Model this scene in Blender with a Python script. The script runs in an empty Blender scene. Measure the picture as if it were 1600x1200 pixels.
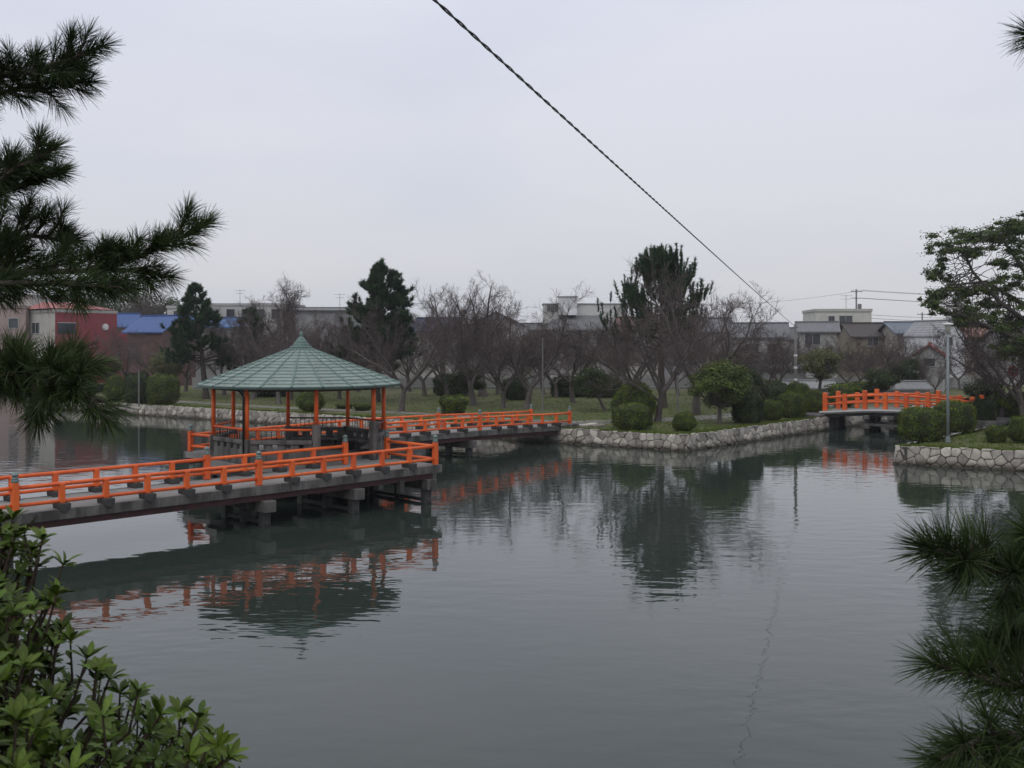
import bpy, math, random
import numpy as np
from mathutils import Vector, Matrix
rad = math.radians
rng = random.Random(7)
NR = np.random.RandomState(11)

# ------------------------------------------------------------------ camera
EYE = 5.8            # eye height above the water (z = 0)
FPX = 1600.0         # focal length in photograph pixels
HOR = 537.0          # horizon row in the photograph
G = 0.85             # park ground above water
scene = bpy.context.scene
cam_d = bpy.data.cameras.new('camera')
cam_d.sensor_width = 36.0
cam_d.lens = 36.0
cam_d.shift_y = -(600 - HOR) / 1600.0
cam_d.clip_start = 0.05
cam_d.clip_end = 5000
cam_d.dof.use_dof = True
cam_d.dof.focus_distance = 38.0
cam_d.dof.aperture_fstop = 14.0
cam = bpy.data.objects.new('camera', cam_d)
scene.collection.objects.link(cam)
cam.location = (0, 0, EYE)
cam.rotation_euler = (rad(90), 0, 0)
scene.camera = cam

# ------------------------------------------------------------------ world: overcast sky
SUN_EL, SUN_AZ = 52.0, 205.0
world = bpy.data.worlds.new('World')
scene.world = world
world.use_nodes = True
wn, wl = world.node_tree.nodes, world.node_tree.links
wn.clear()
w_out = wn.new('ShaderNodeOutputWorld')
w_bg = wn.new('ShaderNodeBackground')
w_bg.inputs['Strength'].default_value = 0.1
sky = wn.new('ShaderNodeTexSky')
sky.sky_type = 'NISHITA'
sky.sun_disc = False
sky.sun_elevation = rad(SUN_EL)
sky.sun_rotation = rad(SUN_AZ)
sky.air_density = 1.0
sky.dust_density = 3.0
tc = wn.new('ShaderNodeTexCoord')
mp = wn.new('ShaderNodeMapping')
mp.inputs['Scale'].default_value = (1.0, 1.0, 3.2)
mp.inputs['Rotation'].default_value = (0.0, 0.12, 0.5)
nz = wn.new('ShaderNodeTexNoise')
nz.inputs['Scale'].default_value = 1.7
nz.inputs['Detail'].default_value = 4.0
nz.inputs['Roughness'].default_value = 0.45
rp = wn.new('ShaderNodeValToRGB')
rp.color_ramp.elements[0].position = 0.36
rp.color_ramp.elements[0].color = (0.84, 0.88, 0.965, 1)
rp.color_ramp.elements[1].position = 0.62
rp.color_ramp.elements[1].color = (1.0, 0.995, 1.03, 1)
sep = wn.new('ShaderNodeSeparateXYZ')
grad = wn.new('ShaderNodeValToRGB')      # brightness and tint of the cloud deck by elevation
ge = grad.color_ramp.elements
ge[0].position = 0.0
ge[0].color = (0.70, 0.69, 0.68, 1)
ge[1].position = 1.0
ge[1].color = (0.98, 1.0, 1.0, 1)
e = ge.new(0.06); e.color = (0.72, 0.715, 0.715, 1)
e = ge.new(0.16); e.color = (0.72, 0.735, 0.775, 1)
e = ge.new(0.32); e.color = (0.77, 0.785, 0.85, 1)
mul = wn.new('ShaderNodeMix'); mul.data_type = 'RGBA'; mul.blend_type = 'MULTIPLY'
mul.inputs[0].default_value = 1.0
scl = wn.new('ShaderNodeVectorMath'); scl.operation = 'SCALE'; scl.inputs['Scale'].default_value = 10.2
mix = wn.new('ShaderNodeMix'); mix.data_type = 'RGBA'; mix.inputs[0].default_value = 0.06
wl.new(tc.outputs['Generated'], mp.inputs['Vector'])
wl.new(mp.outputs['Vector'], nz.inputs['Vector'])
wl.new(nz.outputs['Fac'], rp.inputs['Fac'])
wl.new(tc.outputs['Generated'], sep.inputs['Vector'])
wl.new(sep.outputs['Z'], grad.inputs['Fac'])
wl.new(grad.outputs['Color'], mul.inputs[6])
wl.new(rp.outputs['Color'], mul.inputs[7])
wl.new(mul.outputs[2], scl.inputs[0])
wl.new(scl.outputs['Vector'], mix.inputs[6])
wl.new(sky.outputs['Color'], mix.inputs[7])
wl.new(mix.outputs[2], w_bg.inputs['Color'])
wl.new(w_bg.outputs[0], w_out.inputs['Surface'])

sun_d = bpy.data.lights.new('sun', 'SUN')
sun_d.energy = 0.6
sun_d.angle = rad(35)
sun_d.color = (1.0, 0.97, 0.92)
sun = bpy.data.objects.new('sun', sun_d)
scene.collection.objects.link(sun)
sun.location = (-20, -30, 60)
_az = rad(SUN_AZ)
_to = Vector((math.sin(_az) * math.cos(rad(SUN_EL)), math.cos(_az) * math.cos(rad(SUN_EL)), math.sin(rad(SUN_EL))))
sun.rotation_euler = _to.to_track_quat('Z', 'Y').to_euler()

vs = scene.view_settings
vs.view_transform = 'Standard'
vs.look = 'None'
vs.exposure = 0.0
vs.gamma = 1.0
vs.use_curve_mapping = False
scene.render.engine = 'CYCLES'
scene.cycles.max_bounces = 6
scene.cycles.diffuse_bounces = 3
scene.cycles.glossy_bounces = 3
scene.cycles.transparent_max_bounces = 4
scene.cycles.volume_bounces = 0

# ------------------------------------------------------------------ helpers
COL = scene.collection

def W(px, h, d):
    """world point seen at photo column px, height h, distance d"""
    return Vector(((px - 800) / FPX * d, d, h))

def WY(px, py, d):
    return Vector(((px - 800) / FPX * d, d, EYE + (HOR - py) * d / FPX))

def hgt(py, d):
    return EYE + (HOR - py) * d / FPX

def tag(o, label=None, cat=None, group=None, kind=None):
    if label: o['label'] = label
    if cat: o['category'] = cat
    if group: o['group'] = group
    if kind: o['kind'] = kind
    return o

def thing(name, label, cat, loc=(0, 0, 0), rz=0.0, group=None):
    o = bpy.data.objects.new(name, None)
    o.empty_display_size = 0.2
    COL.objects.link(o)
    o.location = loc
    o.rotation_euler = (0, 0, rz)
    return tag(o, label, cat, group)

def link(name, me, parent=None, loc=(0, 0, 0), rot=(0, 0, 0), scale=(1, 1, 1)):
    o = bpy.data.objects.new(name, me)
    COL.objects.link(o)
    o.location = loc
    o.rotation_euler = rot
    o.scale = scale
    if parent is not None: o.parent = parent
    return o

def copy_tree(src, parent=None):
    c = src.copy()
    COL.objects.link(c)
    c.parent = parent
    for ch in list(src.children):
        copy_tree(ch, c)
    return c

class MB:
    def __init__(s):
        s.v, s.f = [], []
    def add(s, vs_, fs_):
        b = len(s.v)
        s.v.extend([tuple(p) for p in vs_])
        s.f.extend([tuple(i + b for i in f) for f in fs_])
        return s
    def box(s, c, size, M=None):
        hx, hy, hz = size[0] / 2, size[1] / 2, size[2] / 2
        ps = [Vector((x * hx, y * hy, z * hz)) for z in (-1, 1) for y in (-1, 1) for x in (-1, 1)]
        if M is not None: ps = [M @ p for p in ps]
        c = Vector(c)
        s.add([p + c for p in ps], [(0, 2, 3, 1), (4, 5, 7, 6), (0, 1, 5, 4), (2, 6, 7, 3), (0, 4, 6, 2), (1, 3, 7, 5)])
        return s
    def bbox(s, c, size, bev, M=None):
        """box with chamfered vertical and horizontal edges (three rings)"""
        hx, hy, hz = size[0] / 2, size[1] / 2, size[2] / 2
        b = min(bev, hx * .9, hy * .9, hz * .9)
        def ring(x, y, z):
            return [(-x, -y + b, z), (-x + b, -y, z), (x - b, -y, z), (x, -y + b, z), (x, y - b, z), (x - b, y, z), (-x + b, y, z), (-x, y - b, z)]
        rs = [ring(hx - b, hy - b, -hz), ring(hx, hy, -hz + b), ring(hx, hy, hz - b), ring(hx - b, hy - b, hz)]
        ps = [Vector(p) for r in rs for p in r]
        if M is not None: ps = [M @ p for p in ps]
        c = Vector(c)
        fs = []
        for r in range(3):
            for k in range(8):
                a = r * 8 + k; d_ = r * 8 + (k + 1) % 8
                fs.append((a, d_, d_ + 8, a + 8))
        fs.append(tuple(range(7, -1, -1)))
        fs.append(tuple(range(24, 32)))
        s.add([p + c for p in ps], fs)
        return s
    def tube(s, pts, radii, n=6, cap=True):
        pts = [Vector(p) for p in pts]
        m = len(pts)
        t0 = (pts[1] - pts[0]).normalized()
        ref = Vector((0, 0, 1)) if abs(t0.z) < 0.9 else Vector((1, 0, 0))
        u = t0.cross(ref).normalized()
        vs_, fs_ = [], []
        for i, p in enumerate(pts):
            t = (pts[min(i + 1, m - 1)] - pts[max(i - 1, 0)]).normalized()
            u = (u - t * u.dot(t))
            if u.length < 1e-6: u = t.orthogonal()
            u.normalize()
            w = t.cross(u)
            r = radii[i] if hasattr(radii, '__len__') else radii
            for k in range(n):
                a = 2 * math.pi * k / n
                vs_.append(p + u * (math.cos(a) * r) + w * (math.sin(a) * r))
        for i in range(m - 1):
            for k in range(n):
                k2 = (k + 1) % n
                fs_.append((i * n + k, i * n + k2, (i + 1) * n + k2, (i + 1) * n + k))
        if cap:
            fs_.append(tuple(range(n - 1, -1, -1)))
            fs_.append(tuple(range((m - 1) * n, m * n)))
        s.add(vs_, fs_)
        return s
    def lathe(s, prof, n=12, c=(0, 0, 0)):
        vs_, fs_ = [], []
        c = Vector(c)
        for r, z in prof:
            for k in range(n):
                a = 2 * math.pi * k / n
                vs_.append(c + Vector((r * math.cos(a), r * math.sin(a), z)))
        m = len(prof)
        for i in range(m - 1):
            for k in range(n):
                k2 = (k + 1) % n
                fs_.append((i * n + k, i * n + k2, (i + 1) * n + k2, (i + 1) * n + k))
        fs_.append(tuple(range(n - 1, -1, -1)))
        fs_.append(tuple(range((m - 1) * n, m * n)))
        s.add(vs_, fs_)
        return s
    def prism(s, poly, z0, z1):
        n = len(poly)
        vs_ = [(p[0], p[1], z0) for p in poly] + [(p[0], p[1], z1) for p in poly]
        fs_ = [tuple(range(n - 1, -1, -1)), tuple(range(n, 2 * n))]
        fs_ += [(k, (k + 1) % n, n + (k + 1) % n, n + k) for k in range(n)]
        s.add(vs_, fs_)
        return s
    def mesh(s, name, mat=None, smooth=False):
        me = bpy.data.meshes.new(name)
        me.from_pydata(s.v, [], s.f)
        if mat: me.materials.append(mat)
        if smooth:
            me.polygons.foreach_set('use_smooth', [True] * len(me.polygons))
        me.update()
        return me
    def build(s, name, mat=None, parent=None, smooth=False, **kw):
        return link(name, s.mesh(name, mat, smooth), parent, **kw)

def np_mesh(name, V, F, mat, smooth=False, col=None):
    """V (n,3) array, F (m,k) array of equal polygons; col: optional per-face value stored as attribute 'tint'"""
    me = bpy.data.meshes.new(name)
    n, (m, k) = len(V), F.shape
    me.vertices.add(n)
    me.vertices.foreach_set('co', np.ascontiguousarray(V, dtype=np.float32).ravel())
    me.loops.add(m * k)
    me.loops.foreach_set('vertex_index', np.ascontiguousarray(F, dtype=np.int32).ravel())
    me.polygons.add(m)
    me.polygons.foreach_set('loop_start', np.arange(0, m * k, k, dtype=np.int32))
    if smooth: me.polygons.foreach_set('use_smooth', np.ones(m, dtype=bool))
    if col is not None:
        at = me.attributes.new('tint', 'FLOAT', 'FACE')
        at.data.foreach_set('value', np.ascontiguousarray(col, dtype=np.float32))
    me.materials.append(mat)
    me.update(calc_edges=True)
    return me

def rotz(a): return Matrix.Rotation(a, 3, 'Z')

# ------------------------------------------------------------------ materials
def mat(name, c1, c2=None, rough=0.8, scale=3.0, bump=0.0, bscale=None, metal=0.0, rnd=0.0, spec=0.5, detail=5.0,
        mapscale=(1, 1, 1), c3=None, pos3=0.62, scale3=0.6, tint=False, island=0.0):
    m = bpy.data.materials.new(name)
    m.use_nodes = True
    nt = m.node_tree; N, L = nt.nodes, nt.links
    b = N['Principled BSDF']
    b.inputs['Roughness'].default_value = rough
    b.inputs['Metallic'].default_value = metal
    b.inputs['Specular IOR Level'].default_value = spec
    if c2 is None: c2 = tuple(x * 0.75 for x in c1)
    t = N.new('ShaderNodeTexCoord')
    mpn = N.new('ShaderNodeMapping'); mpn.inputs['Scale'].default_value = mapscale
    L.new(t.outputs['Object'], mpn.inputs['Vector'])
    n1 = N.new('ShaderNodeTexNoise'); n1.inputs['Scale'].default_value = scale; n1.inputs['Detail'].default_value = detail
    n1.inputs['Roughness'].default_value = 0.6
    L.new(mpn.outputs['Vector'], n1.inputs['Vector'])
    r = N.new('ShaderNodeValToRGB')
    r.color_ramp.elements[0].position = 0.33; r.color_ramp.elements[0].color = (*c2, 1)
    r.color_ramp.elements[1].position = 0.67; r.color_ramp.elements[1].color = (*c1, 1)
    L.new(n1.outputs['Fac'], r.inputs['Fac'])
    out = r.outputs['Color']
    if c3:
        n3 = N.new('ShaderNodeTexNoise'); n3.inputs['Scale'].default_value = scale3; n3.inputs['Detail'].default_value = 6
        n3.inputs['Roughness'].default_value = 0.65
        L.new(mpn.outputs['Vector'], n3.inputs['Vector'])
        r3 = N.new('ShaderNodeValToRGB')
        r3.color_ramp.elements[0].position = pos3 - 0.08; r3.color_ramp.elements[1].position = pos3 + 0.08
        L.new(n3.outputs['Fac'], r3.inputs['Fac'])
        mx = N.new('ShaderNodeMix'); mx.data_type = 'RGBA'
        L.new(r3.outputs['Color'], mx.inputs[0]); L.new(out, mx.inputs[6]); mx.inputs[7].default_value = (*c3, 1)
        out = mx.outputs[2]
    if rnd or tint or island:
        hs = N.new('ShaderNodeHueSaturation')
        val = None
        if tint:
            at = N.new('ShaderNodeAttribute'); at.attribute_name = 'tint'
            val = at.outputs['Fac']
            amt = rnd or 0.5
        elif island:
            g = N.new('ShaderNodeNewGeometry'); oi = N.new('ShaderNodeObjectInfo')
            ad = N.new('ShaderNodeMath'); ad.operation = 'ADD'
            L.new(g.outputs['Random Per Island'], ad.inputs[0]); L.new(oi.outputs['Random'], ad.inputs[1])
            fr = N.new('ShaderNodeMath'); fr.operation = 'FRACT'; L.new(ad.outputs[0], fr.inputs[0])
            val = fr.outputs[0]; amt = island
        else:
            oi = N.new('ShaderNodeObjectInfo'); val = oi.outputs['Random']; amt = rnd
        mr = N.new('ShaderNodeMapRange')
        mr.inputs['To Min'].default_value = 1 - amt; mr.inputs['To Max'].default_value = 1 + amt
        L.new(val, mr.inputs['Value'])
        L.new(mr.outputs[0], hs.inputs['Value'])
        mh = N.new('ShaderNodeMapRange')
        mh.inputs['To Min'].default_value = 0.5 - 0.03 * amt; mh.inputs['To Max'].default_value = 0.5 + 0.02 * amt
        L.new(val, mh.inputs['Value']); L.new(mh.outputs[0], hs.inputs['Hue'])
        L.new(out, hs.inputs['Color'])
        out = hs.outputs['Color']
    L.new(out, b.inputs['Base Color'])
    if bump:
        nb = N.new('ShaderNodeTexNoise'); nb.inputs['Scale'].default_value = bscale or scale * 6; nb.inputs['Detail'].default_value = 4
        L.new(mpn.outputs['Vector'], nb.inputs['Vector'])
        bm_ = N.new('ShaderNodeBump'); bm_.inputs['Strength'].default_value = 0.8; bm_.inputs['Distance'].default_value = bump
        L.new(nb.outputs['Fac'], bm_.inputs['Height']); L.new(bm_.outputs['Normal'], b.inputs['Normal'])
    return m

M = {}
M['orange'] = mat('orange_paint', (0.86, 0.150, 0.020), (0.66, 0.105, 0.018), 0.55, 2.0, 0.001, 40, rnd=0.09, c3=(0.42, 0.085, 0.03), pos3=0.66, scale3=3)
M['cap'] = mat('verdigris_bronze', (0.20, 0.25, 0.235), (0.12, 0.165, 0.155), 0.55, 14, metal=0.3)
M['conc'] = mat('weathered_concrete', (0.16, 0.15, 0.14), (0.09, 0.084, 0.078), 0.9, 1.9, 0.004, 25, c3=(0.05, 0.046, 0.042), pos3=0.53, scale3=1.5, mapscale=(1.3, 1.3, .4))
M['conc_d'] = mat('dark_concrete', (0.07, 0.068, 0.064), (0.038, 0.037, 0.035), 0.85, 1.8, 0.004, 22, c3=(0.022, 0.023, 0.021), pos3=0.55, scale3=0.9)  # darker concrete tone for columns, ties, beams and blocks
M['deck'] = mat('deck_concrete', (0.25, 0.24, 0.228), (0.175, 0.167, 0.158), 0.92, 1.3, 0.003, 30, c3=(0.16, 0.155, 0.145), pos3=0.6, scale3=0.7)
M['girder'] = mat('maroon_steel', (0.085, 0.022, 0.022), (0.05, 0.018, 0.018), 0.6, 3.0, c3=(0.03, 0.017, 0.015), pos3=0.6, scale3=2.0)
M['roof'] = mat('green_copper_roof', (0.245, 0.305, 0.275), (0.18, 0.232, 0.208), 0.6, 1.2, c3=(0.12, 0.155, 0.138), pos3=0.6, scale3=1.6, rnd=0.07)
M['rib'] = mat('green_copper_rib', (0.13, 0.205, 0.175), (0.085, 0.14, 0.12), 0.5, 2.0)
M['rib_d'] = mat('dark_green_metal', (0.045, 0.085, 0.072), (0.03, 0.06, 0.05), 0.45, 4.0)
M['soffit'] = mat('soffit_wood', (0.10, 0.075, 0.055), (0.07, 0.05, 0.04), 0.8, 3.0)
M['black'] = mat('black_metal', (0.02, 0.02, 0.022), (0.012, 0.012, 0.013), 0.5, 5.0)
M['stone'] = mat('granite_stone', (0.46, 0.42, 0.365), (0.31, 0.285, 0.25), 0.92, 3.2, 0.012, 14, island=0.42, c3=(0.165, 0.155, 0.14), pos3=0.63, scale3=2.2)
M['mortar'] = mat('dark_joint', (0.085, 0.08, 0.07), (0.05, 0.047, 0.042), 0.95, 4.0, 0.01)
M['grass'] = mat('park_grass', (0.094, 0.108, 0.021), (0.054, 0.072, 0.014), 0.95, 1.4, 0.05, 9, c3=(0.118, 0.10, 0.055), pos3=0.56, scale3=0.13, detail=8)
M['path'] = mat('gravel_path', (0.22, 0.205, 0.185), (0.155, 0.145, 0.13), 0.95, 2.0, 0.01, 30)
M['soil'] = mat('bank_soil', (0.085, 0.07, 0.05), (0.045, 0.04, 0.03), 0.95, 2.5, 0.03, 12, c3=(0.05, 0.065, 0.025), pos3=0.5, scale3=1.0)
M['bark'] = mat('cherry_bark', (0.125, 0.105, 0.095), (0.068, 0.057, 0.052), 0.9, 4.0, 0.01, 15, mapscale=(1, 1, .3))
M['twig'] = mat('cherry_twig', (0.150, 0.118, 0.112), (0.082, 0.064, 0.062), 0.95, 1.5, rnd=0.2, spec=0.1)
M['pbark'] = mat('pine_bark', (0.085, 0.065, 0.05), (0.04, 0.032, 0.027), 0.95, 6.0, 0.015, 14, mapscale=(1, 1, .35))
M['needle'] = mat('pine_needles', (0.050, 0.076, 0.022), (0.019, 0.034, 0.010), 0.6, 1.2, tint=True, rnd=0.5, spec=0.22)
M['needle_far'] = mat('far_pine_needles', (0.045, 0.082, 0.034), (0.02, 0.045, 0.02), 0.75, 0.9, tint=True, rnd=0.45, spec=0.2)
M['bushleaf'] = mat('clipped_leaves', (0.105, 0.138, 0.015), (0.042, 0.066, 0.009), 0.75, 2.0, tint=True, rnd=0.6, spec=0.2)
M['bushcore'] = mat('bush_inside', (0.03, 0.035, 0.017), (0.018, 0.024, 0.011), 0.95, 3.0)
M['leaf'] = mat('broad_leaves', (0.088, 0.122, 0.03), (0.042, 0.066, 0.02), 0.65, 1.0, tint=True, rnd=0.55, spec=0.25)
M['leaf_top'] = mat('glossy_yellow_green_leaves', (0.115, 0.145, 0.028), (0.05, 0.078, 0.02), 0.6, 1.0, tint=True, rnd=0.55, spec=0.25)
M['leaf_olive'] = mat('olive_leaves', (0.125, 0.125, 0.035), (0.075, 0.085, 0.028), 0.65, 1.0, tint=True, rnd=0.45)
M['leaf_dark'] = mat('dark_leaves', (0.052, 0.072, 0.022), (0.026, 0.040, 0.014), 0.7, 1.0, tint=True, rnd=0.5, spec=0.2)
M['azalea'] = mat('shrub_leaves', (0.105, 0.148, 0.014), (0.042, 0.076, 0.008), 0.5, 3.0, rnd=0.4, c3=(0.16, 0.15, 0.025), pos3=0.64, scale3=3.5, spec=0.25)
M['azalea_s'] = mat('shrub_leaves_mass', (0.082, 0.122, 0.013), (0.033, 0.06, 0.007), 0.5, 5.0, tint=True, rnd=0.55, spec=0.25)
M['stem'] = mat('shrub_stems', (0.075, 0.05, 0.035), (0.045, 0.03, 0.022), 0.85, 10.0)
M['glass'] = mat('dark_window_glass', (0.05, 0.058, 0.068), (0.03, 0.035, 0.042), 0.12, 2.0)
M['frame'] = mat('window_frame', (0.42, 0.42, 0.42), (0.33, 0.33, 0.33), 0.5, 2.0)
M['cable'] = mat('black_rubber', (0.014, 0.014, 0.015), (0.008, 0.008, 0.009), 0.5, 5.0)
M['polegrey'] = mat('grey_pole', (0.24, 0.275, 0.285), (0.18, 0.21, 0.22), 0.55, 1.5)
M['polecon'] = mat('concrete_pole', (0.19, 0.185, 0.18), (0.14, 0.135, 0.13), 0.85, 1.5)
M['white'] = mat('white_paint', (0.70, 0.70, 0.69), (0.6, 0.6, 0.59), 0.6, 2.0)
M['redsign'] = mat('red_sign', (0.50, 0.03, 0.04), (0.40, 0.03, 0.035), 0.45, 2.0)
# damp, algae-stained foot of the stones just above the water line
_sm = M['stone'].node_tree; _N, _L = _sm.nodes, _sm.links
_b = _N['Principled BSDF']; _src = _b.inputs['Base Color'].links[0].from_socket
_g = _N.new('ShaderNodeNewGeometry'); _sp = _N.new('ShaderNodeSeparateXYZ'); _L.new(_g.outputs['Position'], _sp.inputs[0])
_nn = _N.new('ShaderNodeTexNoise'); _nn.inputs['Scale'].default_value = 1.7; _nn.inputs['Detail'].default_value = 4; _L.new(_g.outputs['Position'], _nn.inputs['Vector'])
_ma = _N.new('ShaderNodeMath'); _ma.operation = 'MULTIPLY_ADD'; _L.new(_nn.outputs['Fac'], _ma.inputs[0]); _ma.inputs[1].default_value = -0.34; _L.new(_sp.outputs['Z'], _ma.inputs[2])
_mr = _N.new('ShaderNodeMapRange'); _mr.inputs['From Min'].default_value = -0.12; _mr.inputs['From Max'].default_value = 0.13
_mr.inputs['To Min'].default_value = 1.0; _mr.inputs['To Max'].default_value = 0.0; _L.new(_ma.outputs[0], _mr.inputs['Value'])
_mx = _N.new('ShaderNodeMix'); _mx.data_type = 'RGBA'; _L.new(_mr.outputs[0], _mx.inputs[0]); _L.new(_src, _mx.inputs[6]); _mx.inputs[7].default_value = (0.075, 0.062, 0.045, 1)
_L.new(_mx.outputs[2], _b.inputs['Base Color'])
_hm = {}
def hm(c, rough=0.85, scale=0.9):
    k = tuple(round(x, 3) for x in c)
    if k not in _hm:
        _hm[k] = mat('house_paint', c, tuple(x * 0.86 for x in c), rough, scale, c3=tuple(x * 0.72 for x in c), pos3=0.64, scale3=0.5)
    return _hm[k]

def rooft(c):
    if max(c) - min(c) < .05: c = tuple(x * .8 for x in c)
    """roof cladding: tiles in rows"""
    k = ('r',) + tuple(round(x, 3) for x in c)
    if k not in _hm:
        m = mat('house_roof', c, tuple(x * 0.8 for x in c), 0.6, 1.5)
        N, L = m.node_tree.nodes, m.node_tree.links
        t = N.new('ShaderNodeTexCoord'); wv = N.new('ShaderNodeTexWave')
        wv.bands_direction = 'X'; wv.inputs['Scale'].default_value = 1.1; wv.inputs['Distortion'].default_value = 0.0
        L.new(t.outputs['Object'], wv.inputs['Vector'])
        bmp = N.new('ShaderNodeBump'); bmp.inputs['Distance'].default_value = 0.06; bmp.inputs['Strength'].default_value = 0.7
        L.new(wv.outputs['Fac'], bmp.inputs['Height']); L.new(bmp.outputs['Normal'], N['Principled BSDF'].inputs['Normal'])
        _hm[k] = m
    return _hm[k]

# ------------------------------------------------------------------ water
wm = bpy.data.materials.new('pond_water')
wm.use_nodes = True
N, L = wm.node_tree.nodes, wm.node_tree.links
b = N['Principled BSDF']
b.inputs['Base Color'].default_value = (0.029, 0.040, 0.033, 1)
b.inputs['Roughness'].default_value = 0.03
b.inputs['IOR'].default_value = 1.38
t = N.new('ShaderNodeTexCoord')
def wnoise(scale, msc, rot, detail):
    mpn = N.new('ShaderNodeMapping'); mpn.inputs['Scale'].default_value = msc; mpn.inputs['Rotation'].default_value = (0, 0, rot)
    nn = N.new('ShaderNodeTexNoise'); nn.inputs['Scale'].default_value = scale; nn.inputs['Detail'].default_value = detail
    L.new(t.outputs['Object'], mpn.inputs['Vector']); L.new(mpn.outputs['Vector'], nn.inputs['Vector'])
    return nn.outputs['Fac']
n1 = wnoise(2.0, (0.55, 1.0, 1), rad(12), 2.0)
n2 = wnoise(0.45, (0.5, 1.0, 1), rad(-20), 2.0)
patch = wnoise(0.055, (1, 1, 1), 0.3, 2.0)
pr = N.new('ShaderNodeMapRange'); pr.inputs['From Min'].default_value = 0.38; pr.inputs['From Max'].default_value = 0.62
pr.inputs['To Min'].default_value = 0.3; pr.inputs['To Max'].default_value = 1.25
L.new(patch, pr.inputs['Value'])
m1 = N.new('ShaderNodeMath'); m1.operation = 'MULTIPLY'; L.new(n1, m1.inputs[0]); L.new(pr.outputs[0], m1.inputs[1])
m2 = N.new('ShaderNodeMath'); m2.operation = 'MULTIPLY_ADD'; L.new(n2, m2.inputs[0]); m2.inputs[1].default_value = 0.6; L.new(m1.outputs[0], m2.inputs[2])
bp = N.new('ShaderNodeBump'); bp.inputs['Strength'].default_value = 1.0; bp.inputs['Distance'].default_value = 0.012
L.new(m2.outputs[0], bp.inputs['Height']); L.new(bp.outputs['Normal'], b.inputs['Normal'])
mb = MB(); mb.add([(-700, -20, 0), (300, -20, 0), (300, 260, 0), (-700, 260, 0)], [(0, 1, 2, 3)])
tag(mb.build('water', wm), kind='structure')

# ------------------------------------------------------------------ terrain
SD = Vector((-0.815, 0.580)).normalized()       # long park wall direction (away to the left)
CD = Vector((0.655, 0.756)).normalized()        # canal direction
P0 = Vector((9.3, 55.2))
PL = P0 + SD * 64.0
P1 = P0 + CD * 75
Q0 = Vector((18.5, 49.4))
QD = Vector((0.87, -0.49)).normalized()
Q1 = Q0 + CD * 78
Q2 = Q0 + QD * 60
def v2(p, z=0.0): return Vector((p.x, p.y, z))
outline = [P0, P1, Q1, Q0, Q2, Vector((160, 10)), Vector((1600, -100)), Vector((2200, 2600)), Vector((-2200, 2600)),
           Vector((-2000, 127)), Vector((-38, 125)), PL]
from mathutils.geometry import tessellate_polygon
tris = tessellate_polygon([[v2(p, G) for p in outline]])
mb = MB(); mb.add([v2(p, G) for p in outline], [])
for tri in tris:
    a, b_, c = [outline[i] for i in tri]
    if (b_ - a).x * (c - a).y - (b_ - a).y * (c - a).x < 0: tri = tri[::-1]
    mb.f.append(tuple(tri))
tag(mb.build('ground', M['grass']), kind='structure')

def on_park(px, d): return Vector(((px - 800) / FPX * d, d))

# gravel path: ribbon from the bridge end
def ribbon(pts, widths, z):
    vs_, fs_ = [], []
    for i, p in enumerate(pts):
        t = (pts[min(i + 1, len(pts) - 1)] - pts[max(i - 1, 0)]).normalized()
        nrm = Vector((-t.y, t.x))
        vs_ += [v2(p + nrm * widths[i] / 2, z), v2(p - nrm * widths[i] / 2, z)]
    for i in range(len(pts) - 1):
        fs_.append((2 * i + 1, 2 * i + 3, 2 * i + 2, 2 * i))
    return vs_, fs_
def smooth_path(ctrl, n=8):
    out = []
    for i in range(len(ctrl) - 1):
        p0 = ctrl[max(i - 1, 0)]; p1 = ctrl[i]; p2 = ctrl[i + 1]; p3 = ctrl[min(i + 2, len(ctrl) - 1)]
        for k in range(n):
            s = k / n
            out.append(0.5 * ((2 * p1) + (-p0 + p2) * s + (2 * p0 - 5 * p1 + 4 * p2 - p3) * s * s + (-p0 + 3 * p1 - 3 * p2 + p3) * s ** 3))
    out.append(ctrl[-1].copy())
    return out
pc = smooth_path([Vector((2.2, 62.0)), Vector((5.0, 64.6)), Vector((9.5, 66.4)), Vector((14.5, 70.0)), Vector((19.5, 75.5)), Vector((27, 84))])
mb = MB(); mb.add(*ribbon(pc, [2.6 + 0.25 * math.sin(i) for i in range(len(pc))], G + 0.005)); 
tag(mb.build('path', M['path']), kind='structure')
pc2 = smooth_path([Vector((3.0, 64.2)), Vector((-6, 72)), Vector((-18, 79.5)), Vector((-34, 92))])
mb = MB(); mb.add(*ribbon(pc2, [1.5 + 0.2 * math.sin(i * 1.3) for i in range(len(pc2))], G + 0.009))
tag(mb.build('path', M['path']), kind='structure')

# near bank (castle mound side) on which the camera stands
xs = np.linspace(-70, 90, 81); ys = np.linspace(-25, 22, 48)
V = []; 
def bank_h(x, y):
    off = 0.0
    if x < -16: off = min(9.0, (-16 - x) * 0.9)
    yy = y - off
    s = 0.10 * math.sin(x * 1.7 + y * .6) + 0.07 * math.sin(x * .53 - y * 1.9)
    if yy < 2.6: return 4.15 + s * 0.6
    h = 4.15 - (yy - 2.6) * 0.50
    return max(h + s, -1.5)
for y in ys:
    for x in xs: V.append((x, y, bank_h(x, y)))
F = [(j * 81 + i, j * 81 + i + 1, (j + 1) * 81 + i + 1, (j + 1) * 81 + i) for j in range(47) for i in range(80)]
mb = MB(); mb.add(V, F); tag(mb.build('bank', M['soil'], smooth=True), kind='structure')

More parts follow.
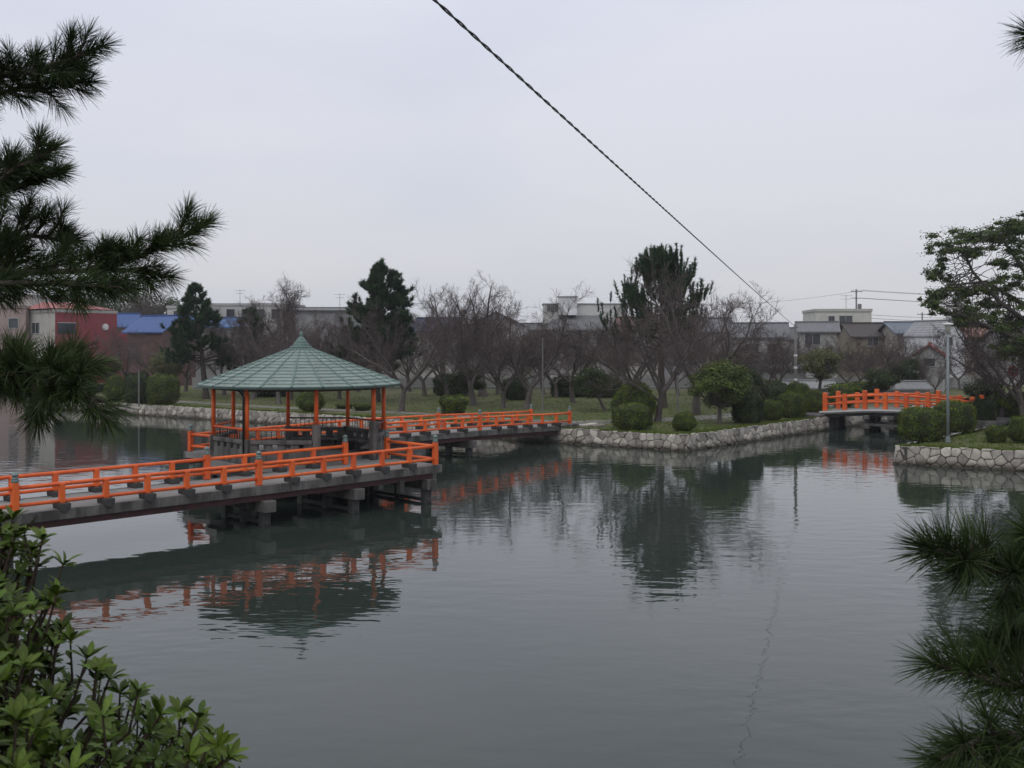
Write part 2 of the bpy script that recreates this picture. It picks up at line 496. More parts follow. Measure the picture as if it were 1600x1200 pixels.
# ------------------------------------------------------------------ stone walls
def clip_poly(poly, a, b_, c):
    """keep a*x+b*y<=c"""
    out = []
    n = len(poly)
    for i in range(n):
        p, q = poly[i], poly[(i + 1) % n]
        dp, dq = a * p[0] + b_ * p[1] - c, a * q[0] + b_ * q[1] - c
        if dp <= 0: out.append(p)
        if dp * dq < 0:
            s = dp / (dp - dq)
            out.append((p[0] + (q[0] - p[0]) * s, p[1] + (q[1] - p[1]) * s))
    return out

def stone_wall(label, A, D, length, n_out, zt, zb=-0.35, cell=0.47, batter=0.08, limit=300, skip=None):
    """A start (2d), D unit direction, n_out outward normal (2d). Stones are irregular polygons with recessed joints."""
    root = thing('stone_wall', label, 'stone wall', (A.x, A.y, 0))
    H = zt - zb
    rows = max(2, round(H / (cell * 0.86)))
    rh = H / rows
    sites = []
    for r in range(-1, rows + 1):
        ncol = int(length / cell) + 3
        for c in range(-1, ncol):
            sites.append(((c + 0.5 * (r % 2) + rng.uniform(-.42, .42)) * cell, (r + 0.5 + rng.uniform(-.36, .36)) * rh))
    S = np.array(sites)
    D3, Nn = Vector((D.x, D.y, 0)), Vector((n_out.x, n_out.y, 0))
    cells = []
    for i, (sx, sy) in enumerate(sites):
        if sx < -cell or sx > length + cell or sy < -rh or sy > H + rh: continue
        poly = [(0, 0), (length, 0), (length, H + rng.uniform(-.04, .05)), (0, H + rng.uniform(-.04, .05))]
        dd = (S[:, 0] - sx) ** 2 + (S[:, 1] - sy) ** 2
        for j in np.argsort(dd)[1:22]:
            ox, oy = S[j]
            a, b_ = ox - sx, oy - sy
            poly = clip_poly(poly, a, b_, (ox * ox + oy * oy - sx * sx - sy * sy) / 2)
            if len(poly) < 3: break
        if len(poly) < 3: continue
        ar = 0.5 * abs(sum(poly[k][0] * poly[(k + 1) % len(poly)][1] - poly[(k + 1) % len(poly)][0] * poly[k][1] for k in range(len(poly))))
        if ar < 0.012: continue
        cells.append((sx, poly))
    cells.sort(key=lambda c: c[0])
    rest = MB()
    for idx, (sx, poly) in enumerate(cells):
        n = len(poly)
        cx = sum(p[0] for p in poly) / n; cy = sum(p[1] for p in poly) / n
        # cut corners so that the stones look worn
        q = []
        for k in range(n):
            p0, p1, p2 = poly[k - 1], poly[k], poly[(k + 1) % n]
            q.append((p1[0] * .88 + p0[0] * .12, p1[1] * .88 + p0[1] * .12))
            q.append((p1[0] * .88 + p2[0] * .12, p1[1] * .88 + p2[1] * .12))
        n = len(q)
        pr_ = rng.uniform(0.015, 0.085)
        tx, ty = rng.uniform(-.09, .09), rng.uniform(-.09, .09)
        def P(x, y, out):
            z = zb + y
            return D3 * x + Nn * (out + batter * (zt - z)) + Vector((0, 0, z))
        vs_ = []
        for (sc, inset, out) in ((1.0, 0.012, -0.06), (1.0, 0.015, pr_ * .45), (0.84, 0.014, pr_ * .95)):
            for (x, y) in q:
                dx, dy = x - cx, y - cy
                l = math.hypot(dx, dy) or 1e-6
                k = max(0.2, (l - inset) / l) * sc
                vs_.append(P(cx + dx * k, cy + dy * k, out + (tx * dx + ty * dy if out > 0 else 0) + rng.uniform(-.004, .004)))
        vs_.append(P(cx, cy, pr_ + 0.01))
        fs_ = []
        for rr in range(2):
            for k in range(n):
                k2 = (k + 1) % n
                fs_.append((rr * n + k, rr * n + k2, (rr + 1) * n + k2, (rr + 1) * n + k))
        for k in range(n): fs_.append((2 * n + k, 2 * n + (k + 1) % n, 3 * n))
        # facing: outward normal
        a_, b2, c_ = vs_[2 * n], vs_[2 * n + 1], vs_[3 * n]
        if (b2 - a_).cross(c_ - a_).dot(Nn) < 0: fs_ = [f[::-1] for f in fs_]
        if idx < limit:
            m_ = MB(); m_.add(vs_, fs_); m_.build('stone', M['stone'], root)
        else:
            rest.add(vs_, fs_)
    if rest.v: tag(rest.build('stone_face', M['stone'], root), kind='stuff')
    # backing with recessed joints
    bt = batter * (zt - zb)
    p = [D3 * 0 + Nn * (bt - .05) + Vector((0, 0, zb)), D3 * length + Nn * (bt - .05) + Vector((0, 0, zb)),
         D3 * length + Nn * (-.05) + Vector((0, 0, zt - .02)), Nn * (-.05) + Vector((0, 0, zt - .02))]
    q = [x - Nn * 0.6 if i < 2 else x - Nn * (0.6 - bt) for i, x in enumerate(p)]
    m_ = MB(); m_.add(p + q, [(0, 1, 2, 3), (7, 6, 5, 4), (0, 4, 5, 1), (1, 5, 6, 2), (2, 6, 7, 3), (3, 7, 4, 0)])
    m_.build('joint_backing', M['mortar'], root)
    return root

nS = Vector((-SD.y, SD.x)); nS = nS if nS.y < 0 else -nS
nC = Vector((CD.y, -CD.x))
stone_wall('long rough stone retaining wall running from the park corner under the pavilion bridge', P0, SD, 64.0, nS, G + 0.03, cell=0.43, limit=300)
stone_wall('stone retaining wall along the canal, ending at the short orange bridge abutment', P0 + CD * 0.0, CD, 18.4, nC, G + 0.03, cell=0.42)
stone_wall('pale stone retaining wall below the grey lamp post', Q0, QD, 22.0, Vector((-0.49, -0.87)), G + 0.05, cell=0.45)
stone_wall('stone retaining wall of the canal behind the large clipped bush', Q0 + CD * 22, -CD, 22.0, -nC, G + 0.02, cell=0.6, limit=60)
stone_wall('stone canal wall beyond the short orange bridge', P0 + CD * 21.0, CD, 20.0, nC, G + 0.02, cell=0.6, limit=60)

# ------------------------------------------------------------------ bridges
DH = 1.33
def cap_mesh():
    m_ = MB()
    m_.lathe([(.088, 0), (.098, .01), (.098, .07), (.086, .085), (.086, .10), (.098, .115), (.075, .14), (.058, .15), (.085, .175), (.095, .205), (.08, .24), (.04, .265), (.012, .285)], 12)
    return m_.mesh('cap', M['cap'], True)
CAP = cap_mesh()
POST_MAIN = MB().bbox((0, 0, .39), (.185, .185, .82), .02).mesh('post', M['orange'])
POST_MID = MB().bbox((0, 0, .40), (.15, .15, .54), .015).mesh('post', M['orange'])
def bracket_mesh():
    # half round concrete bearing block under each short post, lying along x
    m_ = MB(); n = 7
    prof = [(-.155, .13)] + [(-.155 * math.cos(math.pi * k / n), .045 - .15 * math.sin(math.pi * k / n)) for k in range(n + 1)] + [(.155, .13)]
    vs_ = [(x, -.245, z) for x, z in prof] + [(x, .245, z) for x, z in prof]
    k = len(prof)
    fs_ = [tuple(range(k)), tuple(range(2 * k - 1, k - 1, -1))] + [(i, k + i, k + (i + 1) % k, (i + 1) % k) for i in range(k)]
    m_.add(vs_, fs_)
    return m_.mesh('bearing_block', M['conc_d'])
BRACKET = bracket_mesh()

def zline(pts, s):
    """height profile list of (s, z) → z"""
    for (s0, z0), (s1, z1) in zip(pts, pts[1:]):
        if s <= s1: 
            t = (s - s0) / (s1 - s0)
            return z0 + (z1 - z0) * t
    return pts[-1][1]

def rail_line(root, A, B, zfun, n_mid, capA=True, capB=True, postA=True, postB=True, blocks=True):
    """one bay of balustrade between two main posts A and B (2d points)"""
    D = (B - A); Ln = D.length; ang = math.atan2(D.y, D.x)
    zA, zB = zfun(A), zfun(B)
    for P_, z, cp, do in ((A, zA, capA, postA), (B, zB, capB, postB)):
        if not do: continue
        p = link('post', POST_MAIN, root, (P_.x, P_.y, z), (0, 0, ang))
        if cp: link('cap', CAP, p, (0, 0, .80))
    for k in range(1, n_mid + 1):
        P_ = A + D * (k / (n_mid + 1))
        z = zfun(P_)
        link('post', POST_MID, root, (P_.x, P_.y, z), (0, 0, ang))
        if blocks: link('bearing_block', BRACKET, root, (P_.x, P_.y, z), (0, 0, ang))
    ns = max(2, n_mid + 2)
    for hh, r in ((.655, .058), (.185, .052)):
        pts = []
        for k in range(ns):
            P_ = A + D * (k / (ns - 1)); pts.append((P_.x, P_.y, zfun(P_) + hh))
        MB().tube(pts, r, 10).build('rail', M['orange'], root, True)

def deck_strip(root, name, A, B, wdir, w, zfun, top, thick, matl, nseg=8, o0=0.0):
    """deck slab between near edge line A-B, reaching w along wdir"""
    D = B - A
    vs_, fs_ = [], []
    for k in range(nseg + 1):
        P_ = A + D * (k / nseg)
        z = zfun(P_) + top
        a, c = P_ + wdir * o0, P_ + wdir * (o0 + w)
        vs_ += [v2(a, z), v2(c, z), v2(c, z - thick), v2(a, z - thick)]
    for k in range(nseg):
        b0 = 4 * k
        for j in range(4):
            j2 = (j + 1) % 4
            fs_.append((b0 + j, b0 + j2, b0 + 4 + j2, b0 + 4 + j))
    fs_.append((3, 2, 1, 0)); e0 = 4 * nseg; fs_.append((e0, e0 + 1, e0 + 2, e0 + 3))
    m_ = MB(); m_.add(vs_, fs_)
    # make the winding outward
    return m_.build(name, matl, root)

def pier(root, P_, along, across, w, ztop, ncol=2, block=True, zc=0.42, low=True):
    """cross beam with columns into the water. P_ near end (2d), across = unit dir over the deck"""
    ang = math.atan2(across.y, across.x)
    c = P_ + across * (w / 2)
    MB().bbox((c.x, c.y, ztop - .19), (w + .5, .42, .38), .02, rotz(ang)).build('cross_beam', M['conc'], root)
    for k in range(ncol):
        q = P_ + across * (0.12 + (w - .24) * k / (ncol - 1))
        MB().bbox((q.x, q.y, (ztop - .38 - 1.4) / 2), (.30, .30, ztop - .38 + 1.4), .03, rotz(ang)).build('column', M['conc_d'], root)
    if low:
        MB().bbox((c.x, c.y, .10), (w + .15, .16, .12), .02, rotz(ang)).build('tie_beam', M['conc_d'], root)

# --- bridge from the near bank to the pavilion
U = Vector((0.706, 0.708)).normalized(); UP = Vector((-U.y, U.x))      # along / across (away)
C0 = Vector((-2.82, 37.6))            # corner post
W1 = 2.45
br1 = thing('footbridge', 'long orange railed footbridge coming in past the leafy shrub to the pavilion', 'bridge', (0, 0, 0))
def z1(P_):
    s = (C0 - P_).dot(U)
    return DH - 0.0 + 0.05 * math.exp(-((s - 0.0) / 5.0) ** 2) - 0.00035 * max(0, s - 6) ** 2
span = 7.35
pts = [C0 - U * (span * k) for k in range(5)]
for k in range(4):
    rail_line(br1, pts[k], pts[k + 1], z1, 5, postA=(k == 0))
F0 = Vector((-6.12, 37.7))
F0 = F0 - UP * ((F0 - C0).dot(UP) - W1)
fsp = 7.35 * .78
fp = [F0, F0 - U * 5.55, F0 - U * 12.9, F0 - U * 20.25, F0 - U * 25.5]
for k in range(4):
    rail_line(br1, fp[k], fp[k + 1], z1, 3 if k == 0 else 5, postA=(k == 0))
# end rail over the corner
E0 = C0 + UP * 2.85
rail_line(br1, C0, E0, z1, 1, postA=False, blocks=False)
endA = pts[-1] - U * 0.4; endB = C0 + U * 0.16
deck_strip(br1, 'deck_slab', endB, endA, UP, W1 + .34, z1, -.025, .24, M['deck'], 20, -.17)
deck_strip(br1, 'kerb_beam', endB, endA, UP, .13, z1, -.022, .27, M['conc'], 20, -.20)
deck_strip(br1, 'kerb_beam', endB - U * 0.02, endA, UP, .13, z1, -.022, .27, M['conc'], 20, W1 + .075)
deck_strip(br1, 'girder', endB - U * .3, endA, UP, .16, z1, -.265, .24, M['girder'], 20, -.03)
deck_strip(br1, 'girder', endB - U * .3, endA, UP, .16, z1, -.265, .24, M['girder'], 20, W1 - .12)
deck_strip(br1, 'girder', endB - U * .3, endA, UP, .16, z1, -.265, .24, M['girder'], 20, W1 / 2)
for s in (7.1, 14.9, 23.0):
    P_ = C0 - U * s
    pier(br1, P_ - UP * .05, U, UP, W1 + .1, z1(P_) - .505, 3)
# corner platform piers and beams
for s, nc in ((0.35, 3), (3.6, 3)):
    P_ = C0 - U * s
    pier(br1, P_ - UP * .02, U, UP, W1 + .9, z1(P_) - .505, nc)
for k, off in enumerate((.25, .9)):
    q = C0 + U * .2 + UP * off * 2.2
    MB().bbox((q.x, q.y, DH - .42), (.42, .34, .30), .02, rotz(math.atan2(U.y, U.x))).build('beam_end', M['conc'], br1)
MB().bbox((C0.x - 1.15, C0.y - 1.13, DH - .62), (.22, .22, .5), .02, rotz(math.atan2(U.y, U.x))).build('hanger_block', M['conc'], br1)

# --- bridge from the pavilion to the park
S2 = Vector((-5.9, 47.3)); E2 = Vector((3.44, 61.0))
WD = (E2 - S2).normalized(); WP = Vector((-WD.y, WD.x))
W2 = 2.75
L2 = (E2 - S2).length
def z2(P_):
    s = (P_ - S2).dot(WD)
    t = max(0.0, min(1.0, s / L2))
    return 1.37 + 0.10 * math.sin(math.pi * min(1, (t + .35) / 1.2)) - 0.36 * t
br2 = thing('footbridge', 'arched orange footbridge between the pavilion and the park lawn', 'bridge')
M2 = S2 + WD * (L2 * 0.452)
rail_line(br2, S2, M2, z2, 4, capA=False)
rail_line(br2, M2, E2, z2, 5, postA=False)
FE = E2 + WP * W2
FB = [FE, FE - WD * (L2 * .548), FE - WD * (L2 * 1.096), S2 + WP * W2 - WD * 8.7]
for k in range(3):
    rail_line(br2, FB[k], FB[k + 1], z2, 5, postA=(k == 0))
LL = FB[3]
rail_line(br2, LL, LL - WP * 2.6, z2, 1, postA=False, capB=False, blocks=False)
nA, nB = S2 - WD * 8.9, E2 + WD * 0.25
deck_strip(br2, 'deck_slab', nB, nA, WP, W2 + .34, z2, -.03, .24, M['deck'], 20, -.17)
deck_strip(br2, 'kerb_beam', nB, nA + WD * 8.9, WP, .13, z2, -.026, .27, M['conc'], 14, -.20)
deck_strip(br2, 'kerb_beam', nB, nA, WP, .13, z2, -.026, .27, M['conc'], 20, W2 + .075)
for o in (-.03, W2 / 2, W2 - .12):
    deck_strip(br2, 'girder', nB - WD * .3, nA, WP, .16, z2, -.27, .24, M['girder'], 20, o)
for s in (L2 * .40, -.6, -7.6):
    P_ = S2 + WD * s
    pier(br2, P_ - WP * .05, WD, WP, W2 + .1, z2(P_) - .51, 3)
P_ = E2 + WD * 0.1
MB().bbox((P_.x + WP.x * W2 / 2, P_.y + WP.y * W2 / 2, G - .12), (3.4, .9, .62), .04, rotz(math.atan2(WP.y, WP.x))).build('abutment', M['conc'], br2)
# flat stones at the landing
for k, (s, o, sx, sy) in enumerate(((0.95, -.55, .9, .5), (1.05, -1.4, .8, .45), (1.9, -.45, .7, .5))):
    q = E2 + WD * s + WP * o
    tag(MB().bbox((0, 0, .05), (sx, sy, .13), .03).build('landing_stone', M['stone'], None, loc=(q.x, q.y, G), rot=(0, 0, .6 + .2 * k)),
        'flat grey stone lying beside the park end of the arched footbridge', 'stone', 'flat stones at the bridge landing')

# ------------------------------------------------------------------ pavilion
PC = Vector((-8.3, 40.3))
pav = thing('pavilion', 'round green-roofed open pavilion on orange posts standing over the water', 'pavilion', (PC.x, PC.y, 0), rad(-1.5))
FL = DH + 0.05
ZE, ZT, RR = 4.21, 5.66, 3.86
RP = 3.32
def oct_pts(r, off=22.5): return [Vector((r * math.sin(rad(off + 45 * k)), -r * math.cos(rad(off + 45 * k)))) for k in range(8)]
MB().prism([(p.x, p.y) for p in oct_pts(3.62)], FL - .22, FL).build('floor_slab', M['deck'], pav)
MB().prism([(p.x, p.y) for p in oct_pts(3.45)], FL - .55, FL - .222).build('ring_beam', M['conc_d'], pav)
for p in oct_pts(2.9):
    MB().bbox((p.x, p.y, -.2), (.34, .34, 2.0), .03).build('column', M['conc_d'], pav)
MB().bbox((0, 0, .14), (5.7, .2, .16), .02, rotz(rad(67.5))).build('tie_beam', M['conc_d'], pav)
MB().bbox((0, 0, .155), (5.7, .2, .16), .02, rotz(rad(-22.5))).build('tie_beam', M['conc_d'], pav)
op = oct_pts(RP)
for k, p in enumerate(op):
    a = rad(22.5 + 45 * k)
    tall = k in (0, 1)
    zt_ = 2.86 if tall else 2.32
    m_ = MB().bbox((p.x, p.y, (FL + zt_) / 2), (.27, .27, zt_ - FL), .025, rotz(a)); m_.build('post_base', M['conc'], pav)
    MB().tube([(p.x, p.y, zt_ - .01), (p.x, p.y, ZE + .16)], .082, 12).build('post', M['orange'], pav, True)
# opening faces: 0 = front-right (between post 0 and 1), 4 = back-left
for k in range(8):
    a, c = op[k], op[(k + 1) % 8]
    mid = (a + c) / 2; d_ = (c - a); Ln = d_.length; ang = math.atan2(d_.y, d_.x)
    # eave beam
    MB().bbox((mid.x, mid.y, ZE - .06), (Ln, .12, .2), .012, rotz(ang)).build('eave_beam', M['soffit'], pav)
    if k in (0, 4): continue
    inn = -mid.normalized()
    Mz = rotz(ang)
    w_ = Ln - .27
    z0, z1_, z2_, z3 = FL, 1.93, 2.13, 2.22
    MB().box((mid.x, mid.y, (z0 + z1_) / 2), (w_, .12, z1_ - z0), Mz).build('bench_back', M['conc'], pav)
    nh = 4; hw = .2; pw = (w_ - nh * hw) / (nh + 1)
    pm = MB()
    for j in range(nh + 1):
        x = -w_ / 2 + pw / 2 + j * (pw + hw)
        q = Vector((mid.x, mid.y)) + d_.normalized() * x
        pm.box((q.x, q.y, (z1_ + z2_) / 2), (pw, .12, z2_ - z1_), Mz)
    pm.build('bench_pierced_back', M['conc'], pav)
    MB().bbox((mid.x, mid.y, (z2_ + z3) / 2 + .03), (w_, .24, z3 - z2_ + .06), .02, Mz).build('bench_top', M['conc'], pav)
    s_ = mid + inn * .33
    MB().bbox((s_.x, s_.y, FL + .42), (w_ - .35, .46, .09), .02, Mz).build('bench_seat', M['conc'], pav)
    for j in (-1, 1):
        q = s_ + d_.normalized() * (j * w_ * .32)
        MB().box((q.x, q.y, FL + .19), (.14, .36, .38), Mz).build('bench_support', M['conc_d'], pav)
    n0, n1_ = a + d_ * .02, c - d_ * .02
    if k in (5, 6, 7):
        MB().tube([(n0.x, n0.y, 2.66), (n1_.x, n1_.y, 2.66)], .045, 8).build('handrail', M['orange'], pav, True)
    else:
        MB().tube([(n0.x, n0.y, 2.66), (n1_.x, n1_.y, 2.66)], .035, 8).build('handrail', M['girder'], pav, True)
    bl = MB().box((0, 0, 0), (.02, .02, .42)).mesh('baluster', M['black'])
    for j in range(1, 12):
        q = a + d_ * (.06 + .88 * j / 12)
        link('baluster', bl, pav, (q.x, q.y, 2.45))
# drain pipe at the front left post
MB().tube([(op[7].x - .09, op[7].y - .11, FL), (op[7].x - .09, op[7].y - .11, ZE - .35), (op[7].x - .2, op[7].y - .2, ZE - .14), (op[7].x - .42, op[7].y - .33, ZE - .03)], .042, 8).build('drain_pipe', M['black'], pav, True)
# roof: 24 wedge panels with stepped courses, ribs between, metal eave edge
NSEG = 22
def roof_wedge():
    m_ = MB()
    a0 = math.pi / NSEG
    nc = 13
    r1, r0 = RR, .22
    for i in range(nc):
        ra = r1 + (r0 - r1) * i / nc
        rb = r1 + (r0 - r1) * (i + 1) / nc
        za = ZE + (ZT - ZE) * i / nc
        zb_ = ZE + (ZT - ZE) * (i + 1) / nc
        lift = .05
        def pt(r, z, s): return (r * math.tan(a0) * s, -r, z)
        vs_ = [pt(ra, za + lift, -1), pt(ra, za + lift, 1), pt(rb, zb_ + .004, 1), pt(rb, zb_ + .004, -1), pt(ra, za - .012, -1), pt(ra, za - .012, 1)]
        m_.add(vs_, [(0, 1, 2, 3), (4, 5, 1, 0)])
    vs_ = [(r1 * math.tan(a0) * s, -r1, ZE - .02) for s in (-1, 1)] + [(.25 * math.tan(a0) * s, -.25, ZT - .09) for s in (1, -1)]
    m_.add(vs_, [(3, 2, 1, 0)])
    return m_.mesh('roof_panel', M['roof'])
RW = roof_wedge()
rc = 1 / math.cos(math.pi / NSEG)
ribm = MB()
sl = math.atan2(ZT - ZE, RR - .22)
ln = math.hypot(RR * rc - .15, ZT - ZE)
ribm.tube([(0, -RR * rc - .015, ZE + .03), (0, -.2, ZT + .045)], [.042, .026], 6)
RIB = ribm.mesh('roof_rib', M['rib'], False)
em = MB(); em.box((0, -RR - .012, ZE - .012), (2 * RR * math.tan(math.pi / NSEG), .05, .075)); EDGE = em.mesh('eave_edge', M['rib_d'])
raf = MB(); raf.tube([(0, -RR + .08, ZE - .06), (0, -.3, ZT - .2)], .04, 4); RAF = raf.mesh('rafter', M['soffit'])
for k in range(NSEG):
    a = rad(360 / NSEG * k)
    link('roof_panel', RW, pav, rot=(0, 0, a))
    link('roof_rib', RIB, pav, rot=(0, 0, a + math.pi / NSEG))
    link('eave_edge', EDGE, pav, rot=(0, 0, a))
    link('rafter', RAF, pav, rot=(0, 0, a))
fin = MB().lathe([(.40, ZT - .07), (.44, ZT + .0), (.40, ZT + .05), (.30, ZT + .06), (.33, ZT + .13), (.28, ZT + .15), (.24, ZT + .19), (.265, ZT + .23), (.2, ZT + .26), (.16, ZT + .3), (.17, ZT + .34), (.1, ZT + .38), (.055, ZT + .43), (.075, ZT + .48), (.08, ZT + .53), (.045, ZT + .59), (.01, ZT + .64)], 16)
fin.build('finial', M['rib'], pav, True)

# ------------------------------------------------------------------ short canal bridge
A3 = Vector((21.1, 69.0)); B3 = Vector((28.6, 63.6))
D3_ = (B3 - A3).normalized(); N3 = Vector((-D3_.y, D3_.x))
N3 = N3 if N3.y > 0 else -N3
L3 = (B3 - A3).length
W3 = 2.7
def z3(P_):
    t = (P_ - A3).dot(D3_) / L3
    return 1.30 + 0.28 * math.sin(math.pi * max(0, min(1, t)))
br3 = thing('footbridge', 'short arched orange bridge with stout posts across the canal', 'bridge')
PST = MB().bbox((0, 0, .6), (.27, .27, 1.26), .025).mesh('post', M['orange'])
npst = 8
for off in (0, W3):
    for k in range(npst):
        P_ = A3 + D3_ * (L3 * k / (npst - 1)) + N3 * off
        big = k in (0, 2, 5, 7)
        o = link('post', PST, br3, (P_.x, P_.y, z3(P_ - N3 * off) - .03), (0, 0, math.atan2(D3_.y, D3_.x)), (1, 1, 1.0 if big else .86))
    for hh, r in ((.86, .075), (.42, .065)):
        pp = []
        for k in range(15):
            P_ = A3 + D3_ * (L3 * k / 14)
            q = P_ + N3 * off
            pp.append((q.x, q.y, z3(P_) + hh))
        MB().tube(pp, r, 8).build('rail', M['orange'], br3, True)
dz = lambda P_: z3(P_)
deck_strip(br3, 'deck_slab', B3 + D3_ * .3, A3 - D3_ * .3, N3, W3 + .5, dz, -.05, .2, M['deck'], 14, -.25)
deck_strip(br3, 'kerb_beam', B3 + D3_ * .3, A3 - D3_ * .3, N3, .1, dz, -.046, .1, M['white'], 14, -.3)
for o in (.0, W3 / 2, W3 - .2): deck_strip(br3, 'girder', B3, A3, N3, .22, dz, -.25, .22, M['conc_d'], 14, o)
for t_ in (.30, .47, .78):
    P_ = A3 + D3_ * (L3 * t_)
    ang = math.atan2(N3.y, N3.x)
    c = P_ + N3 * W3 / 2
    MB().bbox((c.x, c.y, .98), (W3 + .5, .4, .26), .02, rotz(ang)).build('cross_beam', M['conc'], br3)
    MB().bbox((c.x, c.y, .34), (W3 + .9, .6, .22), .02, rotz(ang)).build('tie_beam', M['conc'], br3)
    for j in range(4):
        q = P_ + N3 * (W3 * j / 3)
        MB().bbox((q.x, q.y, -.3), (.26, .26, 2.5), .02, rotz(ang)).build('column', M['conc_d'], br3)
c = A3 + D3_ * (L3 * .385) + N3 * W3 / 2
MB().bbox((c.x, c.y, .47), (2.6, W3 + .7, .14), .02, rotz(math.atan2(D3_.y, D3_.x))).build('pier_platform', M['conc'], br3)
q = A3 - D3_ * .9 + N3 * 1.2
MB().bbox((q.x, q.y, .33), (1.9, 4.4, 1.5), .06, rotz(math.atan2(D3_.y, D3_.x))).build('abutment', M['conc'], br3)
q = B3 + D3_ * .9 + N3 * 1.2
MB().bbox((q.x, q.y, .33), (1.9, 4.4, 1.5), .06, rotz(math.atan2(D3_.y, D3_.x))).build('abutment', M['conc'], br3)

# ------------------------------------------------------------------ trees: generators
def unit(v): return v / (np.linalg.norm(v) + 1e-9)

class Tubes:
    """fast collector of many thin tubes"""
    def __init__(s): s.V, s.F, s.n = [], [], 0
    def add(s, pts, rads, k=3):
        pts = np.asarray(pts, float); m = len(pts)
        t = np.gradient(pts, axis=0)
        t /= (np.linalg.norm(t, axis=1, keepdims=True) + 1e-9)
        ref = np.array([0.31, 0.52, 0.79]) if abs(t[0] @ np.array([0.31, 0.52, 0.79])) < .9 else np.array([1., 0, 0])
        u = np.cross(t, ref); u /= (np.linalg.norm(u, axis=1, keepdims=True) + 1e-9)
        w = np.cross(t, u)
        a = np.arange(k) * 2 * math.pi / k
        ring = pts[:, None, :] + np.asarray(rads)[:, None, None] * (np.cos(a)[None, :, None] * u[:, None, :] + np.sin(a)[None, :, None] * w[:, None, :])
        s.V.append(ring.reshape(-1, 3))
        i = np.arange(m - 1)[:, None] * k; j = np.arange(k)[None, :]; j2 = (j + 1) % k
        f = np.stack([i + j, i + j2, i + k + j2, i + k + j], -1).reshape(-1, 4) + s.n
        s.F.append(f); s.n += m * k
    def mesh(s, name, mat_, smooth=True):
        return np_mesh(name, np.concatenate(s.V), np.concatenate(s.F), mat_, smooth)

def grow(pos, dirv, length, r0, r1, nseg, wob, up, rs):
    pts = [np.array(pos, float)]; d = unit(np.array(dirv, float))
    for i in range(nseg):
        d = unit(d + rs.normal(0, wob, 3) + np.array([0, 0, up]))
        pts.append(pts[-1] + d * length / nseg)
    return np.array(pts), np.linspace(r0, r1, nseg + 1), d

def perp_dir(d, ang, rs, flat=0.0):
    """direction at angle ang from d, random azimuth"""
    d = unit(d)
    v = rs.normal(0, 1, 3); v[2] *= (1 - flat)
    v = unit(v - d * (v @ d))
    return unit(d * math.cos(ang) + v * math.sin(ang))

def bare_tree(seed, height, spread, kind='cherry'):
    """returns (trunk mesh, crown mesh) at the origin"""
    rs = np.random.RandomState(seed)
    tr, tw = Tubes(), Tubes()
    if kind == 'cherry':
        hl = height * rs.uniform(.2, .27); n1 = rs.randint(4, 6); a1 = (.4, 1.0)
    else:
        hl = height * .33; n1 = rs.randint(5, 7); a1 = (.25, .6)
    rt = height * .028
    pts, rr, d = grow((0, 0, -.15), (rs.normal(0, .12), rs.normal(0, .12), 1), hl + .15, rt * 1.25, rt * .85, 5, .07, .1, rs)
    rr[0] *= 1.35
    tr.add(pts, rr, 9)
    L1n = []
    az0 = rs.uniform(0, 6.28)
    for i in range(n1):
        az = az0 + 6.283 * i / n1 + rs.normal(0, .3)
        el = rs.uniform(*a1)
        dv = np.array([math.cos(az) * math.sin(el), math.sin(az) * math.sin(el), math.cos(el)])
        st = pts[-1] if i < n1 - 1 else pts[-2]
        ln_ = (height - hl) * rs.uniform(.75, 1.02) if kind != 'cherry' else spread * rs.uniform(.42, .58) + (height - hl) * .35
        p, r, dd = grow(st, dv, ln_, rt * .62, rt * .10, 9, .13, .045, rs)
        tr.add(p, r, 6)
        L1n.append((p, r, ln_))
    L2n = []
    for p, r, ln_ in L1n:
        n2 = rs.randint(12, 16)
        for j in range(n2):
            f = .18 + .8 * (j + rs.uniform(0, 1)) / n2
            i = min(int(f * 9), 8); q = p[i] + (p[i + 1] - p[i]) * (f * 9 - i)
            dv = perp_dir(p[i + 1] - p[i], rs.uniform(.5, 1.1), rs, .35)
            l2 = ln_ * rs.uniform(.28, .5) * (1.15 - f * .55)
            a, b_, dd = grow(q, dv, l2, max(r[i] * .5, .014), .007, 6, .2, .09, rs)
            tr.add(a, b_, 4)
            L2n.append((a, b_, l2))
    for p, r, ln_ in L2n:
        n3 = rs.randint(9, 13)
        for j in range(n3):
            f = .1 + .9 * (j + rs.uniform(0, 1)) / n3
            f = min(f, .999)
            i = min(int(f * 6), 5); q = p[i] + (p[i + 1] - p[i]) * (f * 6 - i)
            dv = perp_dir(p[i + 1] - p[i], rs.uniform(.4, 1.0), rs, .2)
            l3 = max(.35, ln_ * rs.uniform(.3, .55))
            a, b_, dd = grow(q, dv, l3, .0095, .0055, 4, .2, .06, rs)
            tw.add(a, b_, 3)
            for m_ in range(rs.randint(4, 8)):
                i4 = rs.randint(1, 4)
                dv4 = perp_dir(a[i4 + 1] - a[i4] if i4 < 4 else dd, rs.uniform(.4, .95), rs)
                a4, b4, _ = grow(a[i4], dv4, l3 * rs.uniform(.35, .7), .0072, .0046, 2, .22, .05, rs)
                tw.add(a4, b4, 3)
    return tr.mesh('trunk', M['bark']), tw.mesh('crown', M['twig'], False)

